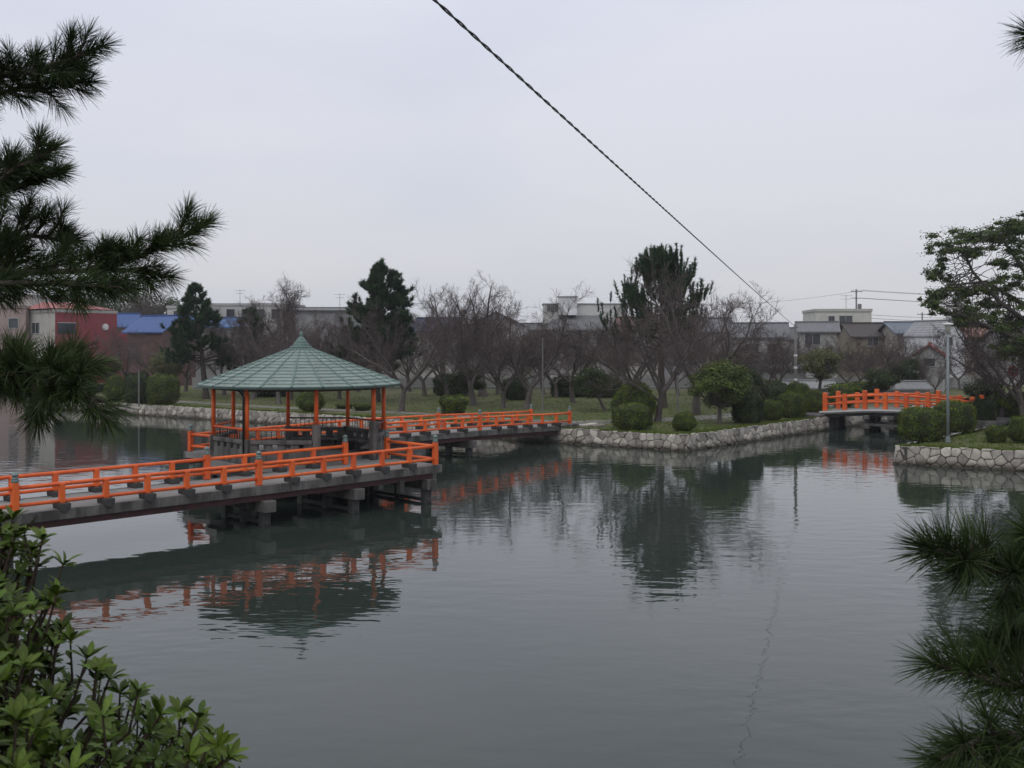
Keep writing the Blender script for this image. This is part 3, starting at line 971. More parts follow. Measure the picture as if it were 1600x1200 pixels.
def leaf_quads(centers, normals, size, rs, aspect=.55, curl=0.0):
    """one diamond leaf per centre; returns V,F"""
    n = len(centers)
    t = rs.normal(0, 1, (n, 3)); t -= normals * np.sum(t * normals, 1, keepdims=True)
    t /= np.linalg.norm(t, axis=1, keepdims=True) + 1e-9
    b_ = np.cross(normals, t)
    s = (size * rs.uniform(.65, 1.3, n))[:, None]
    V = np.stack([centers - t * s * .5, centers + b_ * s * aspect * .5 - t * s * .05, centers + t * s * .5, centers - b_ * s * aspect * .5 - t * s * .05], 1).reshape(-1, 3)
    F = np.arange(4 * n).reshape(n, 4)
    return V, F

def rand_dirs(n, rs):
    v = rs.normal(0, 1, (n, 3)); return v / np.linalg.norm(v, axis=1, keepdims=True)

def foliage_tree(seed, height, trunk_h, crown_r, nclump, mat_leaf, leaf=.09, clump_r=.55, per=170, squash=.8, lean=(0, 0), bark='bark', layers=False):
    """broad-leaved evergreen: trunk, limbs and leaf clumps spread through the crown"""
    rs = np.random.RandomState(seed)
    tr = Tubes()
    rt = height * .026 + .03
    base = np.array([0, 0, -.15])
    pts, rr, d = grow(base, (lean[0], lean[1], 1), trunk_h + .15, rt * 1.2, rt * .8, 5, .1, .1, rs)
    rr[0] *= 1.3
    tr.add(pts, rr, 8)
    top = pts[-1]
    cz = trunk_h + (height - trunk_h) * .5
    cc = np.array([top[0] + lean[0] * 1.5, top[1] + lean[1] * 1.5, cz])
    Vs, Fs, cs, n0 = [], [], [], 0
    for i in range(nclump):
        v = rand_dirs(1, rs)[0] * rs.uniform(.35, 1.0) ** .6
        c = cc + v * np.array([crown_r, crown_r, (height - trunk_h) * .5 * 1.0])
        if c[2] < trunk_h * .75: c[2] = trunk_h * .75 + rs.uniform(0, .4)
        mid = top + (c - top) * .5 + rs.normal(0, .12 * crown_r, 3)
        tr.add(np.array([top - (0, 0, .1), top * .6 + mid * .4, mid, mid * .4 + c * .6, c]), np.array([rt * .45, rt * .36, rt * .26, .022, .01]), 5)
        m_ = int(per * rs.uniform(.6, 1.3))
        r = clump_r * rs.uniform(.65, 1.25)
        dd = rand_dirs(m_, rs)
        rad_ = (rs.uniform(0, 1, m_) ** .45)[:, None]
        P_ = c + dd * rad_ * np.array([r, r, r * squash])
        nn = dd * .5 + rs.normal(0, .55, (m_, 3)) + np.array([0, 0, .6])
        nn /= np.linalg.norm(nn, axis=1, keepdims=True)
        V, F = leaf_quads(P_, nn, leaf, rs)
        Vs.append(V); Fs.append(F + n0); n0 += len(V)
        cs.append(np.clip(rs.uniform(.1, .9) * .55 + rs.uniform(0, 1, m_) * .45, 0, 1))
    return tr.mesh('trunk', M[bark]), np_mesh('crown', np.concatenate(Vs), np.concatenate(Fs), mat_leaf, col=np.concatenate(cs))

def needle_tri(cent, dirs, length, width, rs):
    """thin needle triangles from cent along dirs"""
    n = len(cent)
    t = rs.normal(0, 1, (n, 3)); t = np.cross(dirs, t); t /= np.linalg.norm(t, axis=1, keepdims=True) + 1e-9
    L_ = (length * rs.uniform(.75, 1.15, n))[:, None]
    V = np.stack([cent - t * width * .5, cent + t * width * .5, cent + dirs * L_], 1).reshape(-1, 3)
    return V, np.arange(3 * n).reshape(n, 3)

def far_pine(seed, height, trunk_h, profile, n_limb, tuft=.42, up=.5, lean=(0, 0), per=46, sub=(4, 8), width=.035, finger=0.0):
    """pine for the middle distance; profile(t) = limb length for t in 0..1 from crown base to the top"""
    rs = np.random.RandomState(seed)
    tr = Tubes()
    rt = height * .02 + .05
    npt = 12
    pts, rr, d = grow((0, 0, -.15), (lean[0], lean[1], 1), height * .97, rt * 1.2, .03, npt, .05, .12, rs)
    rr[0] *= 1.25
    tr.add(pts, rr, 8)
    Vs, Fs, cs, n0 = [], [], [], 0
    def tufts(c, axis, k):
        nonlocal n0
        m_ = per
        ang = rs.uniform(.15, 1.25, m_)
        az = rs.uniform(0, 6.28, m_)
        axis = unit(unit(axis) + np.array([0, 0, finger])); u = unit(np.cross(axis, [.3, .5, .8])); w = np.cross(axis, u)
        dirs = np.cos(ang)[:, None] * axis + np.sin(ang)[:, None] * (np.cos(az)[:, None] * u + np.sin(az)[:, None] * w)
        st = c + axis * (rs.uniform(-.55 - finger * .35, .12 + finger * .45, m_)[:, None] * k)
        V, F = needle_tri(st, dirs, k * (.62 - .2 * min(finger, 1)), width, rs)
        Vs.append(V); Fs.append(F + n0); n0 += len(V)
        cs.append(np.clip(rs.uniform(.05, .95) * .6 + rs.uniform(0, 1, m_) * .4, 0, 1))
    for i in range(n_limb):
        t = (i + rs.uniform(0, 1)) / n_limb
        z = trunk_h + (height - trunk_h) * t
        f = min(z / (height * .97), .985) * npt; ii = min(int(f), npt - 1)
        q = pts[ii] + (pts[ii + 1] - pts[ii]) * (f - ii)
        az = rs.uniform(0, 6.28)
        ln_ = max(.4, profile(t) * rs.uniform(.75, 1.15))
        tilt = up * (.2 + .9 * t)
        dv = np.array([math.cos(az), math.sin(az), tilt])
        a, b_, dd = grow(q, dv, ln_, .02 + .022 * ln_, .012, 6, .14, .07, rs)
        tr.add(a, b_, 4)
        tufts(a[-1], dd + np.array([0, 0, .5]), tuft)
        for k in range(rs.randint(*sub)):
            f2 = rs.uniform(.3, .98) * 6; i2 = min(int(f2), 5)
            q2 = a[i2] + (a[i2 + 1] - a[i2]) * (f2 - i2)
            dv2 = perp_dir(a[i2 + 1] - a[i2], rs.uniform(.5, 1.1), rs, .3) + np.array([0, 0, up * .7])
            l2 = ln_ * rs.uniform(.15, .38) + .15
            a2, b2, d2 = grow(q2, dv2, l2, .016, .009, 3, .16, .1, rs)
            tr.add(a2, b2, 3)
            tufts(a2[-1], d2 + np.array([0, 0, .55]), tuft * rs.uniform(.8, 1.2))
            if l2 > .5: tufts(a2[1], d2 + np.array([0, 0, .7]), tuft * .8)
    return tr.mesh('trunk', M['pbark']), np_mesh('crown', np.concatenate(Vs), np.concatenate(Fs), M['needle_far'], col=np.concatenate(cs))

def bush_mesh(seed, mat_leaf, ragged=.04, n=3600, leaf=.055, box=1.0):
    """clipped bush, unit radius 1, z from 0 to ~1.6"""
    rs = np.random.RandomState(seed)
    ph = rs.uniform(0, 6.28, 6)
    def rad_(d):
        w = 1 + ragged * (np.sin(d[:, 0] * 5 + ph[0]) + np.sin(d[:, 1] * 6 + ph[1]) + np.sin(d[:, 2] * 5 + ph[2])) + .02 * np.sin(d[:, 0] * 17 + ph[3]) * np.sin(d[:, 2] * 15 + ph[4])
        # superellipsoid towards a loaf shape
        p = 2 + 1.2 * box
        s = (np.abs(d[:, 0]) ** p + np.abs(d[:, 1]) ** p + np.abs(d[:, 2]) ** p) ** (-1 / p)
        return w * s
    d = rand_dirs(n, rs)
    r = rad_(d)[:, None] * (1 - np.abs(rs.normal(0, .065, n)))[:, None] + (rs.uniform(0, 1, n) < .16)[:, None] * rs.uniform(0, .12, n)[:, None]
    P_ = d * r * np.array([1, 1, .82]) + np.array([0, 0, .78])
    keep = P_[:, 2] > .02
    P_, d = P_[keep], d[keep]
    nn = d + rs.normal(0, .55, d.shape); nn /= np.linalg.norm(nn, axis=1, keepdims=True)
    V, F = leaf_quads(P_, nn, leaf, rs, .6)
    lv = np_mesh('foliage', V, F, mat_leaf, col=np.clip(rs.normal(.45, .2, len(F)) + .22 * np.sin(P_[:, 0] * 6 + ph[0]) * np.sin(P_[:, 1] * 7 + ph[1]) + .18 * np.sin(P_[:, 2] * 9 + ph[2] + P_[:, 0] * 4), 0, 1))
    # inside: solid dark core added behind the leaves against see-through, no single branches
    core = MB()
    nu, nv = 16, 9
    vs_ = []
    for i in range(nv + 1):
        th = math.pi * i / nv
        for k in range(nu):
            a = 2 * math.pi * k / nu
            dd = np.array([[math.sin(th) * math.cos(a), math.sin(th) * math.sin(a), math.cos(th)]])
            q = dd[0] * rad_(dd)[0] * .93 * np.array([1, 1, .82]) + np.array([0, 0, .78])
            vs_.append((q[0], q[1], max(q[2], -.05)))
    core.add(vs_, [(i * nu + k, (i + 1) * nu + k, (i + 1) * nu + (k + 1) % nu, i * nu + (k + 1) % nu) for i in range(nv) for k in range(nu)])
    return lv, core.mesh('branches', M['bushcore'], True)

def put(name, meshes, label, cat, X, Y, s=1.0, rz=0.0, z=G, group=None, sz=None, names=('trunk', 'crown')):
    o = thing(name, label, cat, (X, Y, z), rz, group)
    o.scale = (s, s, sz if sz else s) if not isinstance(s, tuple) else s
    for nm, me in zip(names, meshes): link(nm, me, o)
    return o

# ------------------------------------------------------------------ bushes
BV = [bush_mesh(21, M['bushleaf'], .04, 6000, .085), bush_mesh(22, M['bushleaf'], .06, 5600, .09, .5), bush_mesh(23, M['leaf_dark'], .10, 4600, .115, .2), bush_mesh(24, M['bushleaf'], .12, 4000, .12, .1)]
def bush(px, d, wpx, top_y, var, label, group=None, dx=0):
    w = wpx * d / FPX; h = hgt(top_y, d) - G
    X = (px - 800) / FPX * d
    s = w / 2 / 1.02; sz = h / 1.6
    put('clipped_bush' if var < 2 else 'shrub', BV[var], label, 'bush', X, d, (s, s, sz), rng.uniform(0, 6.28), group=group, names=('foliage', 'branches'))  # the branches part is the added solid dark core
bush(987, 59.0, 60, 631, 0, 'loaf-shaped clipped green bush by the wall between the bridge landing and the corner')
bush(1070, 58.0, 36, 645, 1, 'small low round bush at the corner of the stone walls')
bush(990, 65.0, 66, 599, 1, 'tall domed bush standing behind the loaf-shaped clipped bush')
bush(1170, 63.6, 48, 612, 2, 'dark ragged shrub beside the evergreen with the yellow-green top')
bush(1205, 66.0, 32, 625, 0, 'smallest round clipped bush of the row along the canal wall')
bush(1238, 68.4, 42, 614, 0, 'round clipped bush in the row along the canal, third from the short bridge')
bush(1272, 71.0, 41, 611, 1, 'round clipped bush right beside the short orange bridge')
bush(1246, 76.0, 40, 599, 1, 'dark domed bush behind the canal row of clipped bushes')
bush(485, 74.5, 42, 611, 1, 'round bush on the lawn seen under the pavilion roof')
bush(566, 75.5, 26, 630, 3, 'small loose shrub by the wall, seen through the pavilion beside a post')
bush(538, 78.0, 26, 630, 3, 'small pale shrub on the open lawn, seen between the pavilion posts')
bush(255, 83.0, 48, 585, 0, 'tall domed clipped bush by the wall left of the pavilion')
bush(216, 84.5, 40, 582, 2, 'dark shrub next to the tall domed bush, behind a thin post')
bush(180, 88.0, 34, 588, 1, 'round bush far along the wall toward the red building')
bush(118, 92.0, 62, 586, 2, 'wide dark shrub at the far end of the long stone wall')
bush(710, 71.5, 44, 615, 3, 'loose low shrub on the lawn behind the arched footbridge rails')
bush(1440, 52.3, 68, 637, 0, 'large clipped bush on the corner above the pale stone wall')
bush(1492, 57.5, 62, 627, 0, 'large round bush behind the grey lamp post')
bush(1556, 51.2, 34, 664, 3, 'small loose shrub on the grass between lamp post and cherry trunk')
bush(1598, 51.0, 38, 650, 1, 'round bush on the lawn below the red round sign')
bush(1530, 64.0, 50, 622, 2, 'dark shrub at the foot of the cherry beside the red sign')
bush(1340, 88.0, 78, 595, 3, 'wide hedge-like shrub behind the short orange bridge')
bush(890, 96.0, 64, 588, 2, 'dark bushy hedge at the back of the lawn beyond the footbridge landing')
bush(950, 94.0, 40, 590, 2, 'dark shrub at the back of the lawn left of the domed bushes')
bush(1155, 86.0, 44, 585, 2, 'dark shrub behind the yellow-green topped evergreen')
bush(705, 98.0, 60, 586, 2, 'dark shrub at the back of the lawn behind the thick forked cherry')
bush(805, 90.0, 40, 590, 2, 'dark shrub clinging round a cherry trunk at the back of the lawn')
bush(420, 96.0, 60, 588, 2, 'dark shrub at the back of the lawn left of the pavilion roof')
bush(1590, 66.0, 70, 610, 3, 'pale loose hedge behind the red round sign')
bush(1180, 98.0, 80, 592, 3, 'loose hedge far behind the canal bushes')
bush(1215, 82.0, 46, 600, 2, 'dark shrub filling the gap behind the smallest round clipped bush')
bush(1318, 80.0, 44, 606, 1, 'low round bush behind the first posts of the short orange bridge')

# ------------------------------------------------------------------ cherries and bare trees
CH = [bare_tree(31, 7.2, 8.0), bare_tree(32, 7.0, 9.0), bare_tree(33, 6.6, 7.5), bare_tree(34, 7.6, 8.6), bare_tree(38, 6.8, 8.2)]
ZK = [bare_tree(41, 10.8, 8.0, 'zelkova'), bare_tree(42, 10.5, 7.0, 'zelkova')]
def cherry(px, d, var, s, label, rz=None, grp='bare cherry trees on the park lawn', cat='tree'):
    X = (px - 800) / FPX * d
    return put('bare_cherry_tree', CH[var], label, cat, X, d, s, rng.uniform(0, 6.28) if rz is None else rz, group=grp)
for (px, d, v, s, lab) in ((627, 75, 0, 1.0, 'leafless leaning cherry just behind the pavilion eave, at the start of the arched footbridge'), (742, 82, 1, 1.1, 'leafless cherry with a thick forked trunk behind the arched footbridge'),
                      (822, 78, 3, 1.05, 'leafless cherry with a thick straight trunk behind the park end of the arched footbridge'), (895, 86, 2, 1.1, 'leafless cherry on the open lawn beyond the footbridge landing'),
                      (786, 79, 4, .85, 'slender leafless cherry between the thick forked and the thick straight one'), (585, 85, 2, 1.1, 'leafless cherry at the foot of the dense conical pine'),
                      (985, 84, 4, 1.1, 'leafless cherry rising behind the two domed bushes'), (1110, 88, 3, 1.0, 'leafless cherry behind the small round evergreen with yellow-green top')):
    cherry(px, d, v, s, lab, grp=None)
LB = 'leafless cherry in the dense back row between the lawn and the grey roofs'
for (px, d, v, s) in ((664, 97, 0, 0.89), (700, 92, 3, 0.88), (530, 92, 4, 0.88), (778, 100, 2, 0.96), (850, 100, 1, 0.81), (940, 98, 0, 0.84), (1060, 98, 1, 0.78), (870, 94, 0, 0.78), (640, 106, 1, 0.92), (735, 106, 0, 0.92), (815, 108, 4, 0.84), (905, 107, 3, 0.81), (1000, 106, 2, 0.84), (960, 104, 1, 0.78), (1140, 104, 0, 0.78), (1090, 107, 4, 0.81), (560, 105, 3, 0.92), (1180, 106, 1, 0.71)):
    cherry(px, d, v, s, LB)
LB2 = 'leafless cherry on the far lawn between the pavilion roof and the blue-roofed houses'
for (px, d, v, s) in ((436, 84, 1, 0.90), (474, 98, 0, 0.99), (395, 92, 3, 0.95), (350, 98, 2, 0.95), (250, 101, 4, 0.86), (200, 108, 1, 0.82), (140, 115, 3, 0.77), (500, 106, 3, 0.99), (425, 104, 4, 0.99), (290, 106, 0, 0.90), (370, 108, 1, 0.99), (455, 90, 2, 0.86)):
    cherry(px, d, v, s, LB2, grp='bare cherry trees left of the pavilion')
LB3 = 'leafless cherry behind the canal and the short orange bridge'
for (px, d, v, s) in ((1198, 92, 2, 0.78), (1326, 103, 0, 0.70), (1362, 98, 4, 0.72), (1240, 110, 1, 0.78), (1420, 104, 3, 0.72), (1395, 106, 1, 0.70), (1290, 108, 3, 0.70), (1500, 110, 0, 0.66), (1462, 97, 2, 0.52), (1218, 100, 4, 0.78), (1345, 110, 2, 0.74)):
    cherry(px, d, v, s, LB3, grp='bare cherry trees behind the canal')
cherry(1027, 65.0, 1, .92, 'leafless cherry with a low limb arching over the domed bushes', 2.2, grp=None)
cherry(1087, 71.5, 3, 1.22, 'tall thick leafless cherry with long limbs, beside the candle-topped pine', 1.0, grp=None)
cherry(1566, 66.0, 0, .95, 'leafless cherry with reddish twigs beside the red round sign', .6, grp=None)
cherry(1600, 60.0, 4, .9, 'leafless cherry at the edge of the right lawn beneath the camphor crown', 1.9, grp=None)
put('bare_tall_tree', ZK[0], 'tall leafless vase-shaped tree rising above the cherries beside the dark-blue roof', 'tree', (755 - 800) / FPX * 96, 96, 1.06, .4)
put('bare_tall_tree', ZK[1], 'tall leafless tree with a nest-like clump above the pavilion finial', 'tree', (452 - 800) / FPX * 104, 104, 1.05, 1.4)
put('bare_tall_tree', ZK[1], 'leafless tree against the sky behind the blue roofs', 'tree', (228 - 800) / FPX * 150, 150, 1.25, 2.6)
put('bare_tall_tree', ZK[0], 'slim leafless tree left of the vase-shaped one, above the dark pine shoulder', 'tree', (690 - 800) / FPX * 104, 104, .98, 3.6)

# ------------------------------------------------------------------ park pines and evergreens
PA = far_pine(51, 11.6, 4.6, lambda t: 4.2 * (1 - t) ** .7 + .6, 60, .66, .85, per=84, sub=(6, 11), width=.06, finger=1.0)
put('pine_tree', PA, 'dark pine with upright candle-like shoots against the sky', 'tree', (1036 - 800) / FPX * 79, 79, 1.0)
PB = far_pine(52, 11.4, 2.4, lambda t: 3.2 * (1 - t) ** .6 + .4, 84, .62, .5, per=64, sub=(7, 12), width=.08)
put('pine_tree', PB, 'dense dark green conical pine behind the pavilion', 'tree', (588 - 800) / FPX * 87, 87, 1.0, .7)
PCn = far_pine(53, 10.4, 3.0, lambda t: 3.3 * (1 - t) ** 1.1 + .3, 46, .62, .25, lean=(.02, 0), per=60, sub=(6, 11), width=.075)
put('pine_tree', PCn, 'irregular spreading pine in front of the white building left of the pavilion', 'tree', (322 - 800) / FPX * 92, 92, 1.0, 2.0)
put('pine_tree', PCn, 'small spreading pine between the irregular pine and the pavilion roof', 'tree', (380 - 800) / FPX * 100, 100, .82, 4.4)

EG1 = foliage_tree(61, 3.5, 1.0, 1.6, 80, M['leaf_top'], .12, .50, 260, .7, (.05, 0))
put('evergreen_tree', EG1, 'small round evergreen with yellow-green top above the canal corner', 'tree', (1124 - 800) / FPX * 63.0, 63.0, 1.1, .5)
EG2 = foliage_tree(62, 4.6, 1.9, 1.9, 64, M['leaf_olive'], .14, .55, 190, .8)
put('evergreen_tree', EG2, 'olive-green rounded tree with bare trunk behind the canal bushes', 'tree', (1280 - 800) / FPX * 92, 92, 1.0)
EG3 = foliage_tree(63, 3.1, 1.2, 1.7, 48, M['leaf_dark'], .13, .5, 200, .7, (-.25, 0))
put('evergreen_tree', EG3, 'crooked dark evergreen leaning over the lawn left of the domed bush', 'tree', (947 - 800) / FPX * 75, 75)
put('evergreen_tree', EG3, 'dark low evergreen wrapped round the thick forked cherry', 'tree', (720 - 800) / FPX * 85, 85, .95, 2.2)
put('evergreen_tree', EG2, 'yellowing rounded tree in front of the brown-walled blue-roofed house', 'tree', (258 - 800) / FPX * 96, 96, .95, 1.1)
put('evergreen_tree', EG2, 'olive tree by the wall in front of the red-walled building', 'tree', (165 - 800) / FPX * 104, 104, .85, 2.9)
put('evergreen_tree', EG3, 'dark evergreen beside the small red-roofed house', 'tree', (1402 - 800) / FPX * 100, 100, 1.1, 2.9)
put('evergreen_tree', EG2, 'olive evergreen at the back of the right lawn behind the round red sign', 'tree', (1640 - 800) / FPX * 74, 74, 1.35, 2.0)
put('evergreen_tree', EG3, 'dark evergreen behind the ragged shrub near the canal corner', 'tree', (1168 - 800) / FPX * 80, 80, .95, 1.0)
put('evergreen_tree', EG2, 'yellowish evergreen above the round clipped bushes, before the long grey shed', 'tree', (1150 - 800) / FPX * 96, 96, .95, 4.0)
put('evergreen_tree', EG3, 'dark low evergreen just beyond the short orange bridge rails', 'tree', (1385 - 800) / FPX * 84, 84, .9, 5.0)
put('evergreen_tree', EG3, 'dark evergreen growing behind the large round bush by the lamp post', 'tree', (1528 - 800) / FPX * 70, 70, .85, 3.3)
EGB = foliage_tree(64, 11.0, 4.0, 4.6, 60, M['leaf_dark'], .3, 1.3, 120, .75)
LBF = 'far dark evergreen crown above the blue-roofed houses'
for px, d, s, rz in ((120, 175, 1.36, 0), (165, 185, 1.36, 1), (205, 178, 1.16, 2), (248, 180, 1.3, 3), (282, 185, 1.18, 4), (90, 182, 1.3, 5)):
    put('evergreen_tree', EGB, LBF, 'tree', (px - 800) / FPX * d, d, s, rz, group='far evergreens behind the blue roofs')

# camphor at the right edge: explicit limbs with flat leaf pads
def camphor():
    rs = np.random.RandomState(71)
    tr = Tubes(); Vs, Fs, cs = [], [], []; n0 = 0
    d0 = 62.0
    base = WY(1690, 665, d0); base.z = G
    X0 = np.array(base) ; X0[2] = 0
    def loc(px, py, dd): 
        p = WY(px, py, d0 + dd); return np.array([p.x, p.y, p.z]) - np.array([base.x, base.y, G])
    tp = [np.array([0, 0, -.2]), loc(1680, 600, 0), loc(1660, 540, 0), loc(1640, 500, 0)]
    tr.add(np.array(tp), np.array([.55, .42, .36, .3]), 10)
    limbs = [[tp[2], loc(1600, 500, -.5), loc(1560, 470, -1), loc(1520, 425, -1.5), loc(1500, 380, -1.8)],
             [tp[3], loc(1610, 440, .5), loc(1585, 400, 1), loc(1560, 365, 1.2)],
             [tp[3], loc(1590, 470, 1.5), loc(1540, 440, 2.5), loc(1490, 445, 3)],
             [tp[2], loc(1590, 530, -1.5), loc(1545, 510, -2.2), loc(1500, 490, -2.6)],
             [tp[3], loc(1650, 430, 0), loc(1640, 370, 0), loc(1620, 340, 0)],
             [tp[3], loc(1690, 440, 1), loc(1730, 390, 1), loc(1750, 360, 1)],
             [tp[2], loc(1740, 500, 1), loc(1800, 450, 1), loc(1830, 420, 1)]]
    for l in limbs:
        tr.add(np.array(l), np.linspace(.2, .05, len(l)), 6)
    pads = [(1500, 372, 46, 16), (1475, 395, 26, 16), (1470, 430, 24, 20), (1480, 460, 36, 18), (1460, 478, 18, 12), (1515, 390, 30, 14), (1545, 372, 34, 14), (1575, 360, 36, 16), (1600, 350, 40, 14),
            (1535, 480, 36, 16), (1560, 500, 44, 18), (1500, 492, 34, 12), (1590, 520, 46, 22), (1545, 455, 24, 12), (1580, 440, 34, 18), (1600, 400, 30, 18), (1560, 410, 18, 9), (1610, 470, 40, 24),
            (1640, 350, 50, 20), (1690, 365, 50, 24), (1740, 380, 50, 26), (1700, 430, 60, 26), (1780, 430, 60, 30), (1660, 500, 50, 24), (1740, 500, 60, 26), (1810, 460, 50, 30), (1565, 545, 30, 12), (1610, 550, 50, 18),
            (1505, 460, 22, 12), (1520, 505, 26, 12), (1455, 462, 14, 10)]
    ends = []
    for l in limbs:
        for a_, b_ in zip(l[1:], l[2:]): ends += [np.array(a_) + (np.array(b_) - np.array(a_)) * f for f in np.linspace(.1, 1, 6)]
    for (px, py, wx, hy) in pads:
        for rep in range(13):
            c = loc(px + rs.normal(0, wx * .42), py + rs.normal(0, hy * .55), rs.uniform(-2.8, 2.8))
            near_ = sorted(ends, key=lambda q: np.linalg.norm(q - c))[:5]; e_ = near_[rs.randint(0, 5)]
            m1_ = e_ * .65 + c * .35 + rs.normal(0, .22, 3); m2_ = e_ * .3 + c * .7 + rs.normal(0, .18, 3)
            tr.add(np.array([e_, m1_, m2_, c]), np.array([.034, .026, .018, .008]), 4)
            k = d0 / FPX
            m_ = int(90 + wx * 5.5)
            dd = rand_dirs(m_, rs); rr = np.abs(rs.normal(0, .62, m_))[:, None]
            # dome shaped pad: flat underside
            off = dd * rr * np.array([wx * k * .34, wx * k * .34, hy * k * .55]) * rs.uniform(.6, 1.25); off[:, 2] = np.where(off[:, 2] < 0, off[:, 2] * .45, off[:, 2])
            nn = dd * .5 + rs.normal(0, .5, (m_, 3)) + np.array([0, 0, .7]); nn /= np.linalg.norm(nn, axis=1, keepdims=True)
            V, F = leaf_quads(c + off, nn, .155, rs)
            Vs.append(V); Fs.append(F + n0); n0 += len(V); cs.append(np.clip(rs.uniform(.1, .9) * .5 + rs.uniform(0, 1, m_) * .5, 0, 1))
    return base, (tr.mesh('trunk', M['bark']), np_mesh('crown', np.concatenate(Vs), np.concatenate(Fs), M['leaf'], col=np.concatenate(cs)))
cb, cmsh = camphor()
put('camphor_tree', cmsh, 'large spreading evergreen with flat leaf pads rising over the cherry and the red sign', 'tree', cb.x, cb.y)

# ------------------------------------------------------------------ houses
def building(name, label, px, d, w, dp, z_wall, rz=0.0, wall=(.5, .5, .48), roof='flat', rcol=(.2, .2, .2), rise=1.6, over=.45, windows=(), base=None, cat='house', roofname='roof', ridge='x', rface=None):
    """local origin = centre of the front face at ground; front looks along -y. windows: (x, z, w, h, face) face 'f' front, 'r' right, 'l' left"""
    X = (px - 800) / FPX * d
    o = thing(name, label, cat, (X, d, G), rz)
    h = z_wall - G
    wm_ = hm(wall)
    mb_ = MB(); mb_.box((0, dp / 2, h / 2 - .15), (w, dp, h + .3)); mb_.build('wall', wm_, o)
    if roof == 'flat':
        r_ = MB()
        for (cx, cy, sx, sy) in ((0, -.03, w + .2, .22), (0, dp + .03, w + .2, .22), (-w / 2, dp / 2, .22, dp - .16), (w / 2, dp / 2, .22, dp - .16)):
            r_.box((cx, cy, h + .12), (sx, sy, .36))
        r_.build('parapet', hm(tuple(c * .8 for c in wall)), o)
        MB().box((0, dp / 2, h + .02), (w - .24, dp - .2, .1)).build(roofname, hm(rcol), o)
    else:
        e = over; z0 = h - .12 * rise * 0
        t_ = .16
        if roof == 'gable':
            if ridge == 'x':
                sl_ = rise / (dp / 2)
                prof = [(-e, h - e * sl_), (dp / 2, h + rise), (dp + e, h - e * sl_)]
                vs_ = []
                for x in (-w / 2 - e, w / 2 + e):
                    vs_ += [(x, y, z) for y, z in prof] + [(x, y, z - t_) for y, z in prof]
                fs_ = [(0, 6, 7, 1), (1, 7, 8, 2), (3, 4, 10, 9), (4, 5, 11, 10), (0, 1, 4, 3), (1, 2, 5, 4), (6, 9, 10, 7), (7, 10, 11, 8), (0, 3, 9, 6), (2, 8, 11, 5)]
                gb = [(-w / 2, 0, h), (-w / 2, dp, h), (-w / 2, dp / 2, h + rise - t_), (w / 2, 0, h), (w / 2, dp, h), (w / 2, dp / 2, h + rise - t_)]
                gf = [(0, 2, 1), (3, 4, 5)]
                rid = [(-w / 2 - e, dp / 2, h + rise + .05), (w / 2 + e, dp / 2, h + rise + .05)]
            else:
                sl_ = rise / (w / 2)
                prof = [(-w / 2 - e, h - e * sl_), (0, h + rise), (w / 2 + e, h - e * sl_)]
                vs_ = []
                for y in (-e, dp + e):
                    vs_ += [(x, y, z) for x, z in prof] + [(x, y, z - t_) for x, z in prof]
                fs_ = [(1, 7, 6, 0), (2, 8, 7, 1), (9, 10, 4, 3), (10, 11, 5, 4), (3, 4, 1, 0), (4, 5, 2, 1), (7, 10, 9, 6), (8, 11, 10, 7), (6, 9, 3, 0), (5, 11, 8, 2)]
                gb = [(-w / 2, 0, h), (w / 2, 0, h), (0, 0, h + rise - t_), (-w / 2, dp, h), (w / 2, dp, h), (0, dp, h + rise - t_)]
                gf = [(0, 1, 2), (4, 3, 5)]
                rid = [(0, -e, h + rise + .05), (0, dp + e, h + rise + .05)]
            rf = MB().add(vs_, fs_).build(roofname, rooft(rcol), o)
            for q_ in gf: MB().add([gb[i] for i in q_], [(0, 1, 2)]).build('gable', wm_, o)
            MB().tube(rid, .11, 6).build('ridge', hm(tuple(c * .75 for c in rcol)), rf)
        elif roof == 'hip':
            k = min(w, dp) / 2
            if w >= dp: r1_, r2_ = (-w / 2 + k, dp / 2), (w / 2 - k, dp / 2)
            else: r1_, r2_ = (0, k), (0, dp - k)
            vs_ = [(-w / 2 - e, -e, h - .1), (w / 2 + e, -e, h - .1), (w / 2 + e, dp + e, h - .1), (-w / 2 - e, dp + e, h - .1), (*r1_, h + rise), (*r2_, h + rise),
                   (-w / 2 - e, -e, h - .26), (w / 2 + e, -e, h - .26), (w / 2 + e, dp + e, h - .26), (-w / 2 - e, dp + e, h - .26)]
            if w >= dp: fs_ = [(0, 1, 5, 4), (1, 2, 5), (2, 3, 4, 5), (3, 0, 4)]
            else: fs_ = [(0, 1, 4), (1, 2, 5, 4), (2, 3, 5), (3, 0, 4, 5)]
            fs_ += [(6, 7, 1, 0), (7, 8, 2, 1), (8, 9, 3, 2), (9, 6, 0, 3), (9, 8, 7, 6)]
            rf = MB().add(vs_, fs_).build(roofname, rooft(rcol), o)
            MB().tube([(*r1_, h + rise + .02), (*r2_, h + rise + .02)] if r1_ != r2_ else [(r1_[0] - .2, r1_[1], h + rise), (r1_[0] + .2, r1_[1], h + rise)], .1, 6).build('ridge', hm(tuple(c * .75 for c in rcol)), rf)
